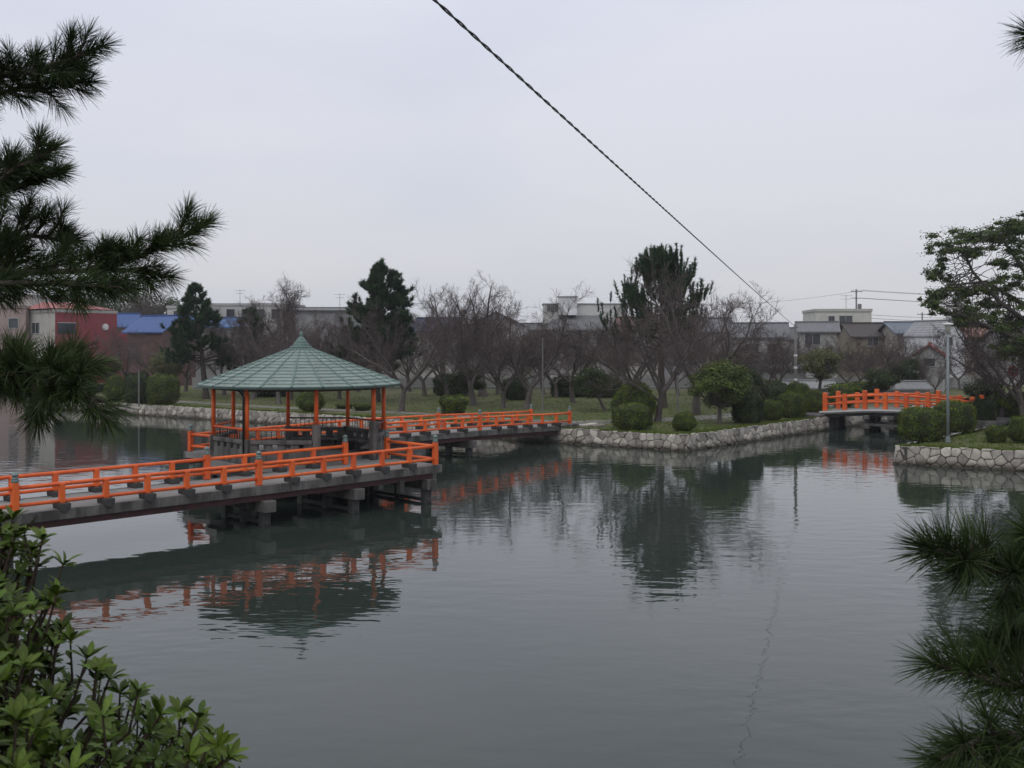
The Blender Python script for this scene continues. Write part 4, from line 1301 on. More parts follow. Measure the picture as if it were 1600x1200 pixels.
    for (x, z, ww, wh, face) in windows:
        z -= G
        if face == 'f': c, Mz, nrm = (x, 0, z), rotz(0), Vector((0, -1, 0))
        elif face == 'r': c, Mz, nrm = (w / 2, x, z), rotz(rad(90)), Vector((1, 0, 0))
        else: c, Mz, nrm = (-w / 2, x, z), rotz(rad(-90)), Vector((-1, 0, 0))
        c = Vector(c)
        pane = MB().box(c + nrm * .01, (ww, .05, wh), Mz).build('window', M['glass'], o)
        fr = MB(); ex = Mz @ Vector((1, 0, 0))
        for sx in (-1, 1): fr.box(c + nrm * .04 + ex * (sx * (ww / 2 + .03)), (.07, .08, wh + .14), Mz)
        fr.box(c + nrm * .043 + Vector((0, 0, wh / 2 + .03)), (ww, .08, .07), Mz); fr.box(c + nrm * .055 - Vector((0, 0, wh / 2 + .03)), (ww + .1, .11, .07), Mz)
        if ww > 1.2: fr.box(c + nrm * .039, (.05, .07, wh), Mz)
        fr.build('frame', M['frame'], pane)
    return o

def Z(py, d): return hgt(py, d)
# left group
bld = building('corner_building', 'flat-topped building with one crimson wall and one beige wall', 86, 125, 8.0, 8.7, Z(487, 125), rad(50), (.46, .43, .39), 'flat', (.3, .1, .09), windows=((5.0, Z(512, 125), 1.9, 1.3, 'l'), (7.0, Z(511, 125), .5, 1.1, 'l')), cat='building')
# shift so that the local left-front corner sits at px 86
bld.location.x += math.cos(rad(50)) * 4.0; bld.location.y += math.sin(rad(50)) * 4.0
cw = hm((.25, .048, .055))
MB().box((0, -.06, (Z(487, 125) - G) / 2), (8.0, .1, Z(487, 125) - G - .03)).build('crimson_wall', cw, bld)
MB().box((5.0, 3.0, (Z(517, 125) - G) / 2), (2.4, 6.0, Z(517, 125) - G)).build('lower_wing', cw, bld)
p_ = MB().box((-2.6, -.13, Z(513, 125) - G), (2.2, .06, 1.3)).build('window', M['glass'], bld)
MB().box((-2.6, -.14, Z(513, 125) - G + .7), (2.4, .1, .08)).build('frame', M['frame'], p_)
MB().tube([(2.4, -.11, Z(510, 125) - G), (2.4, -.22, Z(510, 125) - G)], .42, 14).build('round_vent', M['white'], bld)
MB().add([(-4.4, .3, Z(486, 125) - G + .35), (4.0, .3, Z(486, 125) - G + .35), (1.0, 4, Z(474, 125) - G + .3), (-3.5, 4, Z(474, 125) - G + .3), (-4.4, 8.2, Z(486, 125) - G + .35), (4.0, 8.2, Z(486, 125) - G + .35)],
         [(0, 1, 2, 3), (1, 5, 2), (5, 4, 3, 2), (4, 0, 3), (0, 4, 5, 1)]).build('red_roof', rooft((.38, .12, .10)), bld)
building('apartment_block', 'dusty pink flat-roofed block with small windows at the end of the water', 5, 128, 5.6, 7, Z(481, 128), 0, (.36, .27, .25), 'flat', windows=((1.3, Z(505, 128), 1.2, 1.2, 'f'), (1.3, Z(536, 128), 1.2, 1.2, 'f')), cat='building')
building('apartment_block', 'pale pinkish block rising behind the dusty pink one', -5, 150, 9.5, 8, Z(463, 150), 0, (.55, .49, .47), 'flat', cat='building')
building('house', 'cream house with bright blue roof beside the crimson-walled building', 181, 137, 4.4, 6.0, Z(508, 137), rad(10), (.46, .43, .38), 'gable', (.05, .105, .28), 1.6, windows=((-.6, Z(522, 137), 1.2, .9, 'f'),))
building('house', 'brown-walled house with bright blue roof, larger of the two', 226, 122, 5.6, 5.6, Z(515, 122), rad(-25), (.14, .07, .06), 'gable', (.055, .11, .29), 1.7)
building('apartment_block', 'white two-storey block behind the spreading pine', 283, 140, 4.0, 8, Z(481, 140), rad(-8), (.52, .52, .50), 'flat', windows=((-.6, Z(490, 140), .9, .7, 'f'), (1.2, Z(495, 140), 1.1, 1.2, 'f')), cat='building')
building('apartment_block', 'long pale block behind the cherries left of the pavilion roof', 385, 150, 13.5, 9, Z(477, 150), rad(0), (.48, .47, .45), 'flat', windows=tuple((-4.5 + 2.2 * k, Z(490, 150), 1.2, 1.3, 'f') for k in range(5)), cat='building')
building('warehouse', 'long low grey warehouse behind the tree with the nest', 500, 142, 9.0, 12, Z(484, 142), 0, (.27, .27, .275), 'gable', (.17, .17, .175), .45, cat='building')
building('house', 'small house with pale blue roof edge behind the spreading pine', 330, 133, 8.0, 6, Z(509, 133), 0, (.3, .3, .3), 'gable', (.06, .14, .32), 1.1)
building('house', 'grey house with dark tiled roof behind the dense conical pine', 610, 130, 6.0, 6, Z(520, 130), 0, (.33, .31, .29), 'gable', (.09, .09, .095), 1.4, windows=((-1, Z(535, 130), 1.3, 1.1, 'f'),))
building('house', 'house with dark navy roof behind the leafless cherries', 677, 128, 5.0, 6.5, Z(515, 128), rad(-8), (.42, .40, .38), 'gable', (.055, .065, .13), 1.5, windows=((0.4, Z(530, 128), 1.2, 1.0, 'f'),))
building('house', 'house with low grey gable behind the vase-shaped bare tree', 775, 138, 7.0, 7, Z(506, 138), 0, (.40, .38, .37), 'gable', (.16, .15, .155), 1.7, ridge='y', windows=((0, Z(520, 138), 1.6, 1.2, 'f'),))
hall = building('hall', 'large hall with grey hipped roof and white rooftop penthouse', 912, 132, 12.6, 12.0, Z(514, 132), 0, (.36, .355, .35), 'hip', (.21, .21, .215), 2.6, .6, windows=tuple((-4.8 + 2.4 * k, Z(530, 132), 1.4, 1.4, 'f') for k in range(5)), cat='building')
zr = Z(486, 132) - G
MB().box((.3, 6.5, zr - .45), (10.6, 4.6, 3.0)).build('penthouse_wall', hm((.56, .56, .53)), hall)
MB().box((.3, 6.5, zr + 1.1), (10.9, 4.9, .12)).build('penthouse_roof', hm((.3, .3, .3)), hall)
MB().box((-1.9, 3.5, zr + .75), (2.4, 2.0, 2.4)).build('roof_cabin', hm((.72, .72, .74)), hall)
MB().box((-1.9, 3.5, zr + 2.0), (2.7, 2.3, .1)).build('cabin_roof', hm((.4, .4, .4)), hall)
for k in range(3): MB().box((-4.4 + .55 * k, 4.1, zr + .55), (.42, .3, .9)).build('air_unit', hm((.12, .12, .125)), hall)
building('house', 'house with reddish-brown roof strip beside the big hall', 1000, 126, 4.6, 6, Z(508, 126), 0, (.36, .33, .31), 'gable', (.16, .075, .07), 1.0)
building('house', 'grey tiled house behind the thick tall cherry', 1115, 130, 5.2, 7, Z(516, 130), 0, (.36, .35, .34), 'gable', (.17, .17, .18), 1.6)
building('house', 'long grey tiled house with pale gable end beneath the cable', 1188, 122, 6.0, 6, Z(524, 122), rad(-12), (.40, .39, .38), 'gable', (.19, .195, .205), 1.5, windows=((-1, Z(545, 122), 1.6, 1.2, 'f'), (1.4, Z(545, 122), 1.2, 1.2, 'f')))
building('house', 'house with grey tiled roof and pale gable wall below the white modern block', 1278, 120, 4.2, 6, Z(516, 120), rad(-14), (.40, .39, .37), 'gable', (.20, .20, .21), 1.0, windows=((-.6, Z(530, 120), 1.7, 1.2, 'f'), (3, Z(526, 120), 1.0, 1.0, 'r')))
building('apartment_block', 'white modern flat-roofed block with one large dark window', 1318, 138, 7.4, 8, Z(486, 138), rad(-4), (.56, .55, .50), 'flat', windows=((0.3, Z(501, 138), 1.7, 1.3, 'f'), (-1.6, Z(498, 138), .8, .7, 'f')), cat='building')
hb = building('house', 'old house with dark brown roof and open ground floor', 1370, 124, 5.8, 6, Z(523, 124), 0, (.28, .24, .18), 'gable', (.075, .06, .055), 1.45, windows=((-.5, Z(533, 124), 1.3, 1.1, 'f'), (1.9, Z(533, 124), 1.0, 1.1, 'f')))
building('house', 'beige house with slate blue-grey roof and a row of windows', 1440, 120, 5.8, 6, Z(518, 120), 0, (.38, .35, .30), 'gable', (.155, .18, .215), 1.15, windows=((-1.7, Z(534, 120), 1.0, 1.2, 'f'), (-.3, Z(533, 120), 1.1, 1.5, 'f'), (1.5, Z(533, 120), 1.4, 1.0, 'f')))
building('house', 'white house with steep gable wall behind the lamp post', 1488, 114, 3.3, 6, Z(523, 114), rad(18), (.60, .60, .62), 'gable', (.36, .36, .37), 1.6, ridge='y', over=.1, windows=((-.5, Z(533, 114), .9, .9, 'f'),))
building('house', 'small white house with red tiled roof among the trees', 1452, 106, 2.7, 4, Z(552, 106), rad(-25), (.36, .36, .355), 'gable', (.34, .07, .065), 1.0, .35, ridge='y', windows=((0, Z(566, 106), 1.1, .8, 'f'),))
building('house', 'house with faded orange roof behind the camphor', 1540, 125, 6.0, 6, Z(524, 125), 0, (.34, .30, .27), 'gable', (.26, .13, .09), 1.1)
building('house', 'low grey house behind the red round sign', 1620, 118, 7.0, 6, Z(530, 118), 0, (.33, .32, .31), 'gable', (.16, .16, .165), 1.3)
LBG = 'plain grey house roof in the dense row behind the park'
for k, (px, d, w, yt, rc_) in enumerate(((560, 150, 9, 512, .14), (720, 152, 9, 514, .16), (820, 150, 8, 513, .13), (1050, 150, 9, 512, .15), (1160, 152, 9, 514, .17), (1245, 150, 8, 520, .14), (1400, 152, 9, 516, .15), (1510, 150, 9, 518, .15), (1590, 150, 9, 516, .13), (440, 160, 9, 505, .15), (80, 160, 12, 505, .15), (-60, 150, 12, 505, .15), (1690, 140, 12, 515, .15))):
    building('house', LBG, px, d, w, 7, Z(yt + 8, d), rad(rng.uniform(-6, 6)), (.30 + .03 * (k % 3), .29 + .03 * (k % 3), .28 + .03 * (k % 2)), 'gable', (rc_, rc_, rc_ * 1.03), 1.5, windows=((-w * .28, Z(yt + 24, d), 1.5, 1.2, 'f'), (w * .2, Z(yt + 24, d), 1.7, 1.2, 'f')))['group'] = 'grey houses in the back row'
# low sheds by the canal
building('shed', 'low shed with pale grey roof behind the canal bushes', 1265, 100, 5.2, 3, Z(604, 100), 0, (.3, .3, .3), 'gable', (.40, .40, .40), .5, .3, cat='shed')
building('shed', 'long low grey shed roof in front of the tiled houses', 1205, 110, 7.5, 4, Z(574, 110), 0, (.25, .25, .25), 'gable', (.24, .25, .255), .6, .3, cat='shed')
building('shed', 'low grey shed beyond the short orange bridge', 1410, 92, 5.0, 3, Z(606, 92), 0, (.28, .28, .28), 'gable', (.25, .25, .25), .5, .2, cat='shed')

# boundary wall behind the lawn
bw = thing('boundary_wall', 'long pale panelled wall behind the lawn and the cherry trunks', 'wall', (-34, 112, G))
pm = MB().box((0, 0, .6), (1.94, .12, 1.3)).mesh('panel', hm((.30, .30, .29)))
pp = MB().box((0, 0, .66), (.1, .18, 1.42)).mesh('wall_post', hm((.33, .33, .32)))
for k in range(44):
    link('panel', pm, bw, (k * 2.0, 0, 0)); link('wall_post', pp, bw, (k * 2.0 + 1.0, 0, 0))
MB().box((0, .0, .24), (88, .05, .04)).build('base_strip', hm((.62, .62, .6)), bw, loc=(43, -.1, 0))

# ------------------------------------------------------------------ poles, lamp, sign, antennas
lp = thing('lamp_post', 'grey lamp post with flat white hat beside the large clipped bush', 'lamp post', (W(1481, 0, 51.0).x, 51.0, G))
hl_ = hgt(505, 51.0) - G
MB().tube([(0, 0, -.1), (0, 0, hl_ - .5)], [.075, .06], 12).build('pole', M['polegrey'], lp, True)
MB().lathe([(.11, -.02), (.11, .3), (.08, .33)], 12).build('pole_base', M['polegrey'], lp)
MB().lathe([(.06, hl_ - .52), (.10, hl_ - .5), (.15, hl_ - .12), (.14, hl_ - .08)], 14).build('lamp_glass', hm((.42, .40, .36), .3), lp, True)
MB().lathe([(.20, hl_ - .10), (.27, hl_ - .08), (.25, hl_ - .01), (.05, hl_ + .03)], 16).build('lamp_hat', M['white'], lp, True)

def red_sign(px, d, ytop, label):
    o = thing('road_sign', label, 'sign', (W(px, 0, d).x, d, G))
    h = hgt(ytop, d) - G
    MB().tube([(0, 0, -.1), (0, 0, h)], .035, 8).build('sign_pole', M['redsign'], o)
    MB().tube([(0, -.05, h - .36), (0, -.02, h - .36)], .36, 24).build('sign_plate', M['redsign'], o)
    MB().box((0, -.053, h - .36), (.46, .012, .13)).build('sign_bar', hm((.55, .4, .4)), o)
red_sign(1583, 66, 572, 'round red road sign on a thin red pole under the camphor')

def thin_pole(px, d, ytop, label, r=.05, m_='polecon'):
    o = thing('thin_pole', label, 'pole', (W(px, 0, d).x, d, G))
    h = hgt(ytop, d) - G
    MB().tube([(0, 0, -.1), (0, 0, h)], [r, r * .8], 8).build('pole', M[m_], o)
    MB().lathe([(r * 1.6, 0), (r * 1.6, .12), (r, .14)], 8).build('pole_base', M[m_], o)
    MB().lathe([(r, h), (r * 1.15, h + .03), (r * .3, h + .08)], 8).build('pole_cap', M[m_], o)
thin_pole(848, 76, 530, 'slim pale pole on the lawn near the park end of the arched footbridge', .06)
thin_pole(1059, 69, 585, 'slim pale post beside the thick tall cherry', .06)
thin_pole(217, 82, 580, 'slim pale post in front of the dark shrub by the wall', .06)

def utility_pole(px, d, ytop, label, arms=True, box=True, r=.16):
    o = thing('utility_pole', label, 'pole', (W(px, 0, d).x, d, G))
    h = hgt(ytop, d) - G
    MB().tube([(0, 0, -.2), (0, 0, h)], [r, r * .7], 10).build('pole', M['polecon'], o, True)
    if arms:
        for dz_ in (.35, 1.3): MB().box((0, -.1, h - dz_), (1.7, .09, .09)).build('crossarm', M['polecon'], o)
        for x in (-.75, -.3, .3, .75): MB().lathe([(.05, h - .3), (.07, h - .22), (.04, h - .12)], 8, (x, -.1, 0)).build('insulator', M['white'], o)
    if box:
        MB().lathe([(.26, h - 3.0), (.28, h - 2.95), (.28, h - 2.2), (.2, h - 2.15)], 12, (.45, -.1, 0)).build('transformer', M['polecon'], o)
    return o
up1 = utility_pole(1338, 150, 452, 'utility pole with crossarms and transformer behind the white modern block')
up2 = utility_pole(1441, 165, 488, 'distant utility pole behind the slate-roofed house', True, True, .15)
cp = thing('cable_pole', 'pale banded pole behind the canal trees where the long cable ends', 'pole', (W(1243, 0, 76).x, 76, G))
hc = hgt(506, 76) - G
MB().tube([(0, 0, -.2), (0, 0, hc)], [.13, .1], 10).build('pole', M['polecon'], cp, True)
for zz in (2.2, 3.1, 4.0): MB().tube([(0, 0, zz), (0, 0, zz + .16)], .134, 10).build('band', M['white'], cp)
MB().tube([(-.2, 0, hc - .25), (.2, 0, hc - .25)], .03, 6).build('hook', M['black'], cp)

def wire(a, b_, sag, r, label, name='power_line', group=None):
    pts = []
    for k in range(25):
        s = k / 24
        p = a + (b_ - a) * s; p.z -= sag * 4 * s * (1 - s); pts.append(p)
    o = MB().tube(pts, r, 5).build(name, M['cable'])
    tag(o, label, 'cable', group)
def off(o, x, dz_): return Vector((o.location.x + x, o.location.y - .1, o.location.z + dz_))
h1_ = hgt(452, 150) - G
for k, (x, dz_) in enumerate(((-.75, -.12), (.75, -.12), (.3, -1.26), (-.3, -1.26))):
    a = off(up1, x, h1_ + dz_)
    b_ = Vector((150 + x, 172, a.z + 1.2))
    wire(a, b_, 1.6, .022, 'power line running from the crossarmed utility pole behind the camphor', group='power lines to the right')
a = off(up1, 0, h1_ - .3); wire(a, Vector((W(974, 0, 138.6).x, 138.6, zr + G + 1.15)), .9, .018, 'thin service line running from the utility pole to the roof of the big hall')
for k, (dz_,) in enumerate(((-3.6,), (-4.1,), (-4.8,))):
    a = off(up1, .1, h1_ + dz_)
    wire(a, Vector((85, 158, a.z + .1)), .6, .025, 'low telephone line strung above the brown and slate roofs', group='telephone lines above the roofs')

def antenna(px, d, ybase, ytop, label):
    z0, z1_ = hgt(ybase, d), hgt(ytop, d)
    o = thing('roof_antenna', label, 'antenna', (W(px, 0, d).x, d, z0))
    h = z1_ - z0
    MB().tube([(0, 0, -.3), (0, 0, h)], .03, 6).build('mast', M['polecon'], o)
    for k, (zz, ln_) in enumerate(((h - .1, 1.6), (h - .55, 1.2))):
        MB().tube([(-ln_ / 2, 0, zz), (ln_ / 2, 0, zz)], .02, 5).build('boom', M['polecon'], o)
        for j in range(5):
            x = -ln_ / 2 + ln_ * j / 4
            MB().tube([(x, -.3, zz), (x, .3, zz)], .014, 4).build('element', M['polecon'], o)
antenna(375, 151, 477, 453, 'television aerial on the long pale block')
antenna(531, 143, 481, 459, 'television aerial on the grey warehouse')
antenna(1322, 139, 486, 461, 'television aerial on the white modern block')

# long twisted cable passing overhead
ca = Vector((-3.69, -1.0, 8.90)); cbv = Vector((cp.location.x, 76, G + hc - .22))
cab = MB()
n = 1500
strands = [[], []]
d_ = (cbv - ca); dl = d_.length; du = d_.normalized()
sx_ = du.cross(Vector((0, 0, 1))).normalized(); sy_ = sx_.cross(du)
for k in range(n + 1):
    s = (k / n)
    p = ca + d_ * s; p.z -= 0.05 * 4 * s * (1 - s)
    a = 2 * math.pi * s * dl / 0.7
    for j in range(2):
        strands[j].append(p + (sx_ * math.cos(a + j * math.pi) + sy_ * math.sin(a + j * math.pi)) * .0088)
co = thing('overhead_cable', 'thick black twisted cable crossing the sky down to the canal pole', 'cable', tuple(cbv))
for st in strands:
    m_ = MB().tube([q - cbv for q in st], .0088, 6); m_.build('strand', M['cable'], co)

# ------------------------------------------------------------------ foreground pines
class Needles:
    def __init__(s): s.V, s.F, s.c, s.n = [], [], [], 0
    def shoot(s, p0, p1, rs, per_m=520, length=.10, width=.0016, tip=26, spread=(.45, 1.05), tone=None):
        p0, p1 = np.array(p0), np.array(p1)
        ax = p1 - p0; ln_ = np.linalg.norm(ax); ax = ax / (ln_ + 1e-9)
        m_ = int(per_m * ln_) + tip
        t = np.concatenate([rs.uniform(.12, 1.0, m_ - tip), np.full(tip, 1.0)])
        if m_ < 2: return
        ang = np.concatenate([rs.uniform(spread[0], spread[1], m_ - tip), np.abs(rs.normal(0, .5, tip))])
        az = rs.uniform(0, 6.283, m_)
        u = unit(np.cross(ax, [.31, .52, .79])); w = np.cross(ax, u)
        dirs = np.cos(ang)[:, None] * ax + np.sin(ang)[:, None] * (np.cos(az)[:, None] * u + np.sin(az)[:, None] * w)
        dirs[:, 2] += rs.uniform(-.02, .16, m_); dirs /= np.linalg.norm(dirs, axis=1, keepdims=True)
        c = p0 + ax * (t * ln_)[:, None]
        L_ = length * rs.uniform(.7, 1.12, m_)
        tt = np.cross(dirs, rs.normal(0, 1, (m_, 3))); tt /= np.linalg.norm(tt, axis=1, keepdims=True)
        droop = np.array([0, 0, -1.0]) * (L_ * .06)[:, None]
        a = c - tt * width / 2; b_ = c + tt * width / 2
        mid = c + dirs * (L_ * .55)[:, None] + droop * .25
        e1, e2 = mid + tt * width * .45, mid - tt * width * .45
        f1, f2 = c + dirs * L_[:, None] + droop + tt * width * .12, c + dirs * L_[:, None] + droop - tt * width * .12
        V = np.stack([a, b_, e1, e2, f1, f2], 1).reshape(-1, 3)
        base = np.arange(m_)[:, None] * 6 + s.n
        s.F.append(np.concatenate([base + np.array([0, 1, 2, 3]), base + np.array([3, 2, 4, 5])]))
        s.V.append(V); s.n += 6 * m_
        tn = rs.uniform(.2, .8) if tone is None else tone
        cc = np.clip(tn * .6 + rs.uniform(0, .4, m_), 0, 1); s.c += [cc, cc]
    def mesh(s): return np_mesh('needles', np.concatenate(s.V), np.concatenate(s.F), M['needle'], col=np.concatenate(s.c))

def near_pine(name, label, trunk, branches, seed, length, width, twig=(.13, .3), gap=.055, per_m=520, r0=.03):
    """trunk: list of points; branches: list of polylines (world). Every branch carries side twigs full of needles."""
    rs = np.random.RandomState(seed)
    base = np.array(trunk[0])
    tr, nd = Tubes(), Needles()
    tp = np.array(trunk) - base
    tr.add(tp, np.linspace(.17, .06, len(tp)), 12)
    for br in branches:
        pl = np.array([list(q) for q in br['pts']]) - base
        dens = br.get('gap', gap); rr0 = br.get('r', r0)
        # resample
        seg = np.linalg.norm(np.diff(pl, axis=0), axis=1); cum = np.concatenate([[0], np.cumsum(seg)])
        tot = cum[-1]
        npt = max(6, int(tot / .08))
        s_ = np.linspace(0, tot, npt)
        cur = np.stack([np.interp(s_, cum, pl[:, k]) for k in range(3)], 1)
        for it in range(2): cur[1:-1] = (cur[:-2] + cur[1:-1] * 2 + cur[2:]) / 4
        cur[1:-1] += rs.normal(0, .006, cur[1:-1].shape)
        tr.add(cur, np.linspace(rr0, .006, npt), 6)
        nd.shoot(cur[-4], cur[-1] , rs, per_m, length, width, 40)
        start = br.get('from', 0.0)
        for ii in range(max(0, int((npt - 1) * max(start, .45))), npt - 1): nd.shoot(cur[ii], cur[ii + 1], rs, per_m * .8, length, width, 0, tone=rs.uniform(.2, .8))
        pos = tot * start
        while pos < tot * .99:
            i = min(int(pos / tot * (npt - 1)), npt - 2)
            q = cur[i]; ax = unit(cur[i + 1] - cur[i])
            nrep = br.get('rep', 2)
            for _ in range(nrep):
                dv = perp_dir(ax, rs.uniform(.45, 1.15), rs, .15) + np.array([0, 0, br.get('up', .35)])
                dv = unit(dv)
                tl = rs.uniform(*twig) * (1.1 - .45 * pos / tot) * br.get('tw', 1.0)
                a, r_, dd = grow(q, dv, tl, .006, .0035, 4, .13, br.get('up', .35) * .25, rs)
                tr.add(a, r_, 4)
                tone = rs.uniform(.1, .9)
                nd.shoot(a[1], a[-1], rs, per_m, length, width, 24, tone=tone)
                if tl > .2:
                    for _k in range(2):
                        d3 = perp_dir(dd, rs.uniform(.5, .9), rs) + np.array([0, 0, .25])
                        a3, r3, _d = grow(a[2], d3, tl * .55, .004, .003, 3, .12, .08, rs)
                        tr.add(a3, r3, 3); nd.shoot(a3[0], a3[-1], rs, per_m, length, width, 20, tone=tone)
            pos += dens * rs.uniform(.7, 1.3)
    o = thing(name, label, 'tree', tuple(base))
    link('trunk', tr.mesh('trunk', M['pbark']), o)
    link('needles', nd.mesh(), o)
    return o

T = lambda px, py, d: WY(px, py, d)
# left pine, trunk out of frame on the left
LT = [Vector((-3.35, 4.7, bank_h(-3.35, 4.7) - .1)), Vector((-3.3, 4.75, 5.2)), Vector((-3.2, 4.7, 6.6)), Vector((-3.15, 4.6, 8.2)), Vector((-3.25, 4.6, 9.6))]
lb = [
    dict(pts=[LT[3], T(-120, 150, 4.5), T(-20, 120, 4.4), T(70, 110, 4.3), T(135, 88, 4.3), T(158, 72, 4.3)], **{'from': .35}, gap=.05, tw=.55, up=.2),
    dict(pts=[LT[3], T(-100, 190, 4.6), T(20, 135, 4.5), T(90, 128, 4.45), T(138, 128, 4.4)], **{'from': .4}, gap=.055, tw=.7, up=.1),
    dict(pts=[LT[2], T(-150, 330, 4.3), T(-40, 290, 4.2), T(40, 260, 4.1), T(84, 232, 4.1)], **{'from': .35}, gap=.055, tw=.7),
    dict(pts=[LT[2], T(-150, 330, 4.5), T(-20, 300, 4.4), T(60, 280, 4.3), T(92, 268, 4.3)], **{'from': .4}, gap=.06, tw=.6, up=.1),
    dict(pts=[LT[2], T(-180, 420, 4.5), T(-40, 415, 4.4), T(60, 430, 4.3), T(150, 422, 4.3), T(230, 400, 4.3), T(290, 370, 4.3), T(306, 357, 4.3)], **{'from': .3}, gap=.05, tw=.72),
    dict(pts=[LT[2], T(-150, 400, 4.7), T(-20, 375, 4.6), T(50, 365, 4.6), T(120, 375, 4.5)], **{'from': .35}, gap=.05, tw=.8),
    dict(pts=[LT[2], T(-150, 450, 4.2), T(-20, 440, 4.1), T(70, 445, 4.1), T(165, 448, 4.1), T(200, 450, 4.1)], **{'from': .35}, gap=.065, tw=.55, up=-.05),
    dict(pts=[T(140, 425, 4.3), T(200, 420, 4.35), T(250, 425, 4.35), T(262, 432, 4.35)], gap=.07, tw=.45, up=.05, r=.012),
    dict(pts=[LT[1], T(-160, 640, 3.5), T(-20, 590, 3.3), T(60, 582, 3.2), T(110, 590, 3.15), T(150, 630, 3.1), T(166, 655, 3.1)], **{'from': .3}, gap=.042, tw=.5, up=.05),
    dict(pts=[LT[1], T(-140, 620, 3.7), T(-10, 575, 3.5), T(70, 568, 3.4), T(140, 572, 3.35)], **{'from': .35}, gap=.045, tw=.5, up=.15),
    dict(pts=[T(40, 590, 3.25), T(60, 610, 3.2), T(72, 625, 3.2)], gap=.05, tw=.35, up=-.1, r=.01),
    dict(pts=[LT[4], Vector((-4.1, 4.2, 9.9)), Vector((-4.9, 3.9, 10.2))], gap=.09), dict(pts=[LT[3], Vector((-4.3, 5.0, 8.5)), Vector((-5.0, 5.3, 8.9))], gap=.09),
    dict(pts=[LT[4], Vector((-3.2, 5.3, 10.2)), Vector((-3.3, 5.9, 10.6))], gap=.09),
    dict(pts=[LT[2], Vector((-4.2, 4.4, 6.9)), Vector((-4.9, 4.1, 7.1))], gap=.09),
]
near_pine('pine_tree', 'near pine whose needled branches reach in over the sky and the far houses', LT, lb, 81, .098, .0026, (.16, .30), .06, 900)
# right pine
RT = [Vector((2.95, 2.9, bank_h(2.95, 2.9) - .1)), Vector((2.85, 2.86, 4.6)), Vector((2.8, 2.9, 5.4)), Vector((2.92, 2.96, 6.3)), Vector((2.86, 3.0, 7.2)), Vector((2.98, 3.0, 8.2))]
rb = [
    dict(pts=[RT[1], T(1720, 970, 2.55), T(1640, 935, 2.5), T(1580, 900, 2.45), T(1510, 875, 2.4), T(1455, 857, 2.38)], **{'from': .3}, gap=.04, tw=.38, up=.0, r=.018, rep=2),
    dict(pts=[RT[1], T(1730, 1090, 2.5), T(1640, 1080, 2.45), T(1560, 1066, 2.4), T(1500, 1050, 2.4), T(1462, 1037, 2.4)], **{'from': .35}, gap=.055, tw=.34, up=.05, r=.016, rep=2),
    dict(pts=[RT[1], T(1720, 1140, 2.45), T(1630, 1140, 2.4), T(1560, 1135, 2.35), T(1500, 1165, 2.3), T(1472, 1190, 2.3)], **{'from': .3}, gap=.045, tw=.36, up=-.05, r=.016),
    dict(pts=[RT[1], T(1720, 1200, 2.5), T(1640, 1210, 2.4), T(1580, 1230, 2.35), T(1540, 1260, 2.3)], **{'from': .2}, gap=.045, tw=.4, r=.016),
    dict(pts=[RT[1], T(1740, 1000, 2.65), T(1660, 985, 2.6), T(1600, 1000, 2.6), T(1550, 1005, 2.6)], **{'from': .35}, gap=.05, tw=.36, up=-.1, r=.015),
    dict(pts=[RT[2], T(1720, 880, 2.6), T(1650, 850, 2.5), T(1610, 835, 2.45)], **{'from': .4}, gap=.05, tw=.3, up=.05, r=.014),
    dict(pts=[RT[4], Vector((2.3, 3.1, 7.2)), T(1690, 70, 3.2), T(1640, 55, 3.15), T(1612, 52, 3.15)], **{'from': .5}, gap=.06, tw=.3, up=.0, r=.014),
    dict(pts=[RT[5], Vector((3.4, 3.2, 8.5)), Vector((3.9, 3.5, 8.8))], gap=.09), dict(pts=[RT[4], Vector((3.5, 2.7, 7.4)), Vector((4.1, 2.6, 7.6))], gap=.09),
    dict(pts=[RT[5], Vector((3.0, 2.6, 8.7)), Vector((3.1, 2.2, 9.1))], gap=.09), dict(pts=[RT[3], Vector((3.4, 2.9, 6.5)), Vector((4.0, 3.1, 6.6))], gap=.09),
]
near_pine('pine_tree', 'near pine with long dark needles hanging over the water opposite the leafy shrub', RT, rb, 82, .105, .0024, (.18, .32), .05, 950)

# ------------------------------------------------------------------ foreground shrub
def leaf_mesh(seed):
    rs = np.random.RandomState(seed)
    n = 6
    vs_, fs_ = [], []
    L_ = 1.0
    prof = [0.02, .065, .11, .15, .16, .11, 0.012]
    curl = rs.uniform(.10, .28); fold = rs.uniform(.25, .5)
    for i in range(n + 1):
        t = i / n; w = prof[i]
        y = t * L_; z = -curl * t * t + .05 * t
        vs_ += [(-w, y, z + w * fold), (0, y, z), (w, y, z + w * fold)]
    for i in range(n):
        a = 3 * i
        fs_ += [(a, a + 1, a + 4, a + 3), (a + 1, a + 2, a + 5, a + 4)]
    return vs_, fs_
LEAVES = [leaf_mesh(s) for s in (1, 2, 3, 4)]
LM = []
for k, (v, f) in enumerate(LEAVES):
    m_ = MB(); m_.add(v, f); LM.append(m_.mesh('leaf', M['azalea'], True))
LN = [np.array(v) for v, f in LEAVES]; LF = np.array(LEAVES[0][1])
sbase = Vector((-1.55, 2.35, bank_h(-1.55, 2.35)))
shrub = thing('leafy_shrub', 'broad-leaved green shrub on the near bank in front of the footbridge', 'shrub', tuple(sbase))
rs = np.random.RandomState(91)
bound = [(-600, 640), (-100, 760), (0, 800), (45, 830), (70, 880), (60, 930), (100, 985), (165, 1035), (235, 1085), (320, 1125), (375, 1200), (420, 1300), (440, 1500)]
bx_, by_ = np.array([p[0] for p in bound]), np.array([p[1] for p in bound])
tips = []
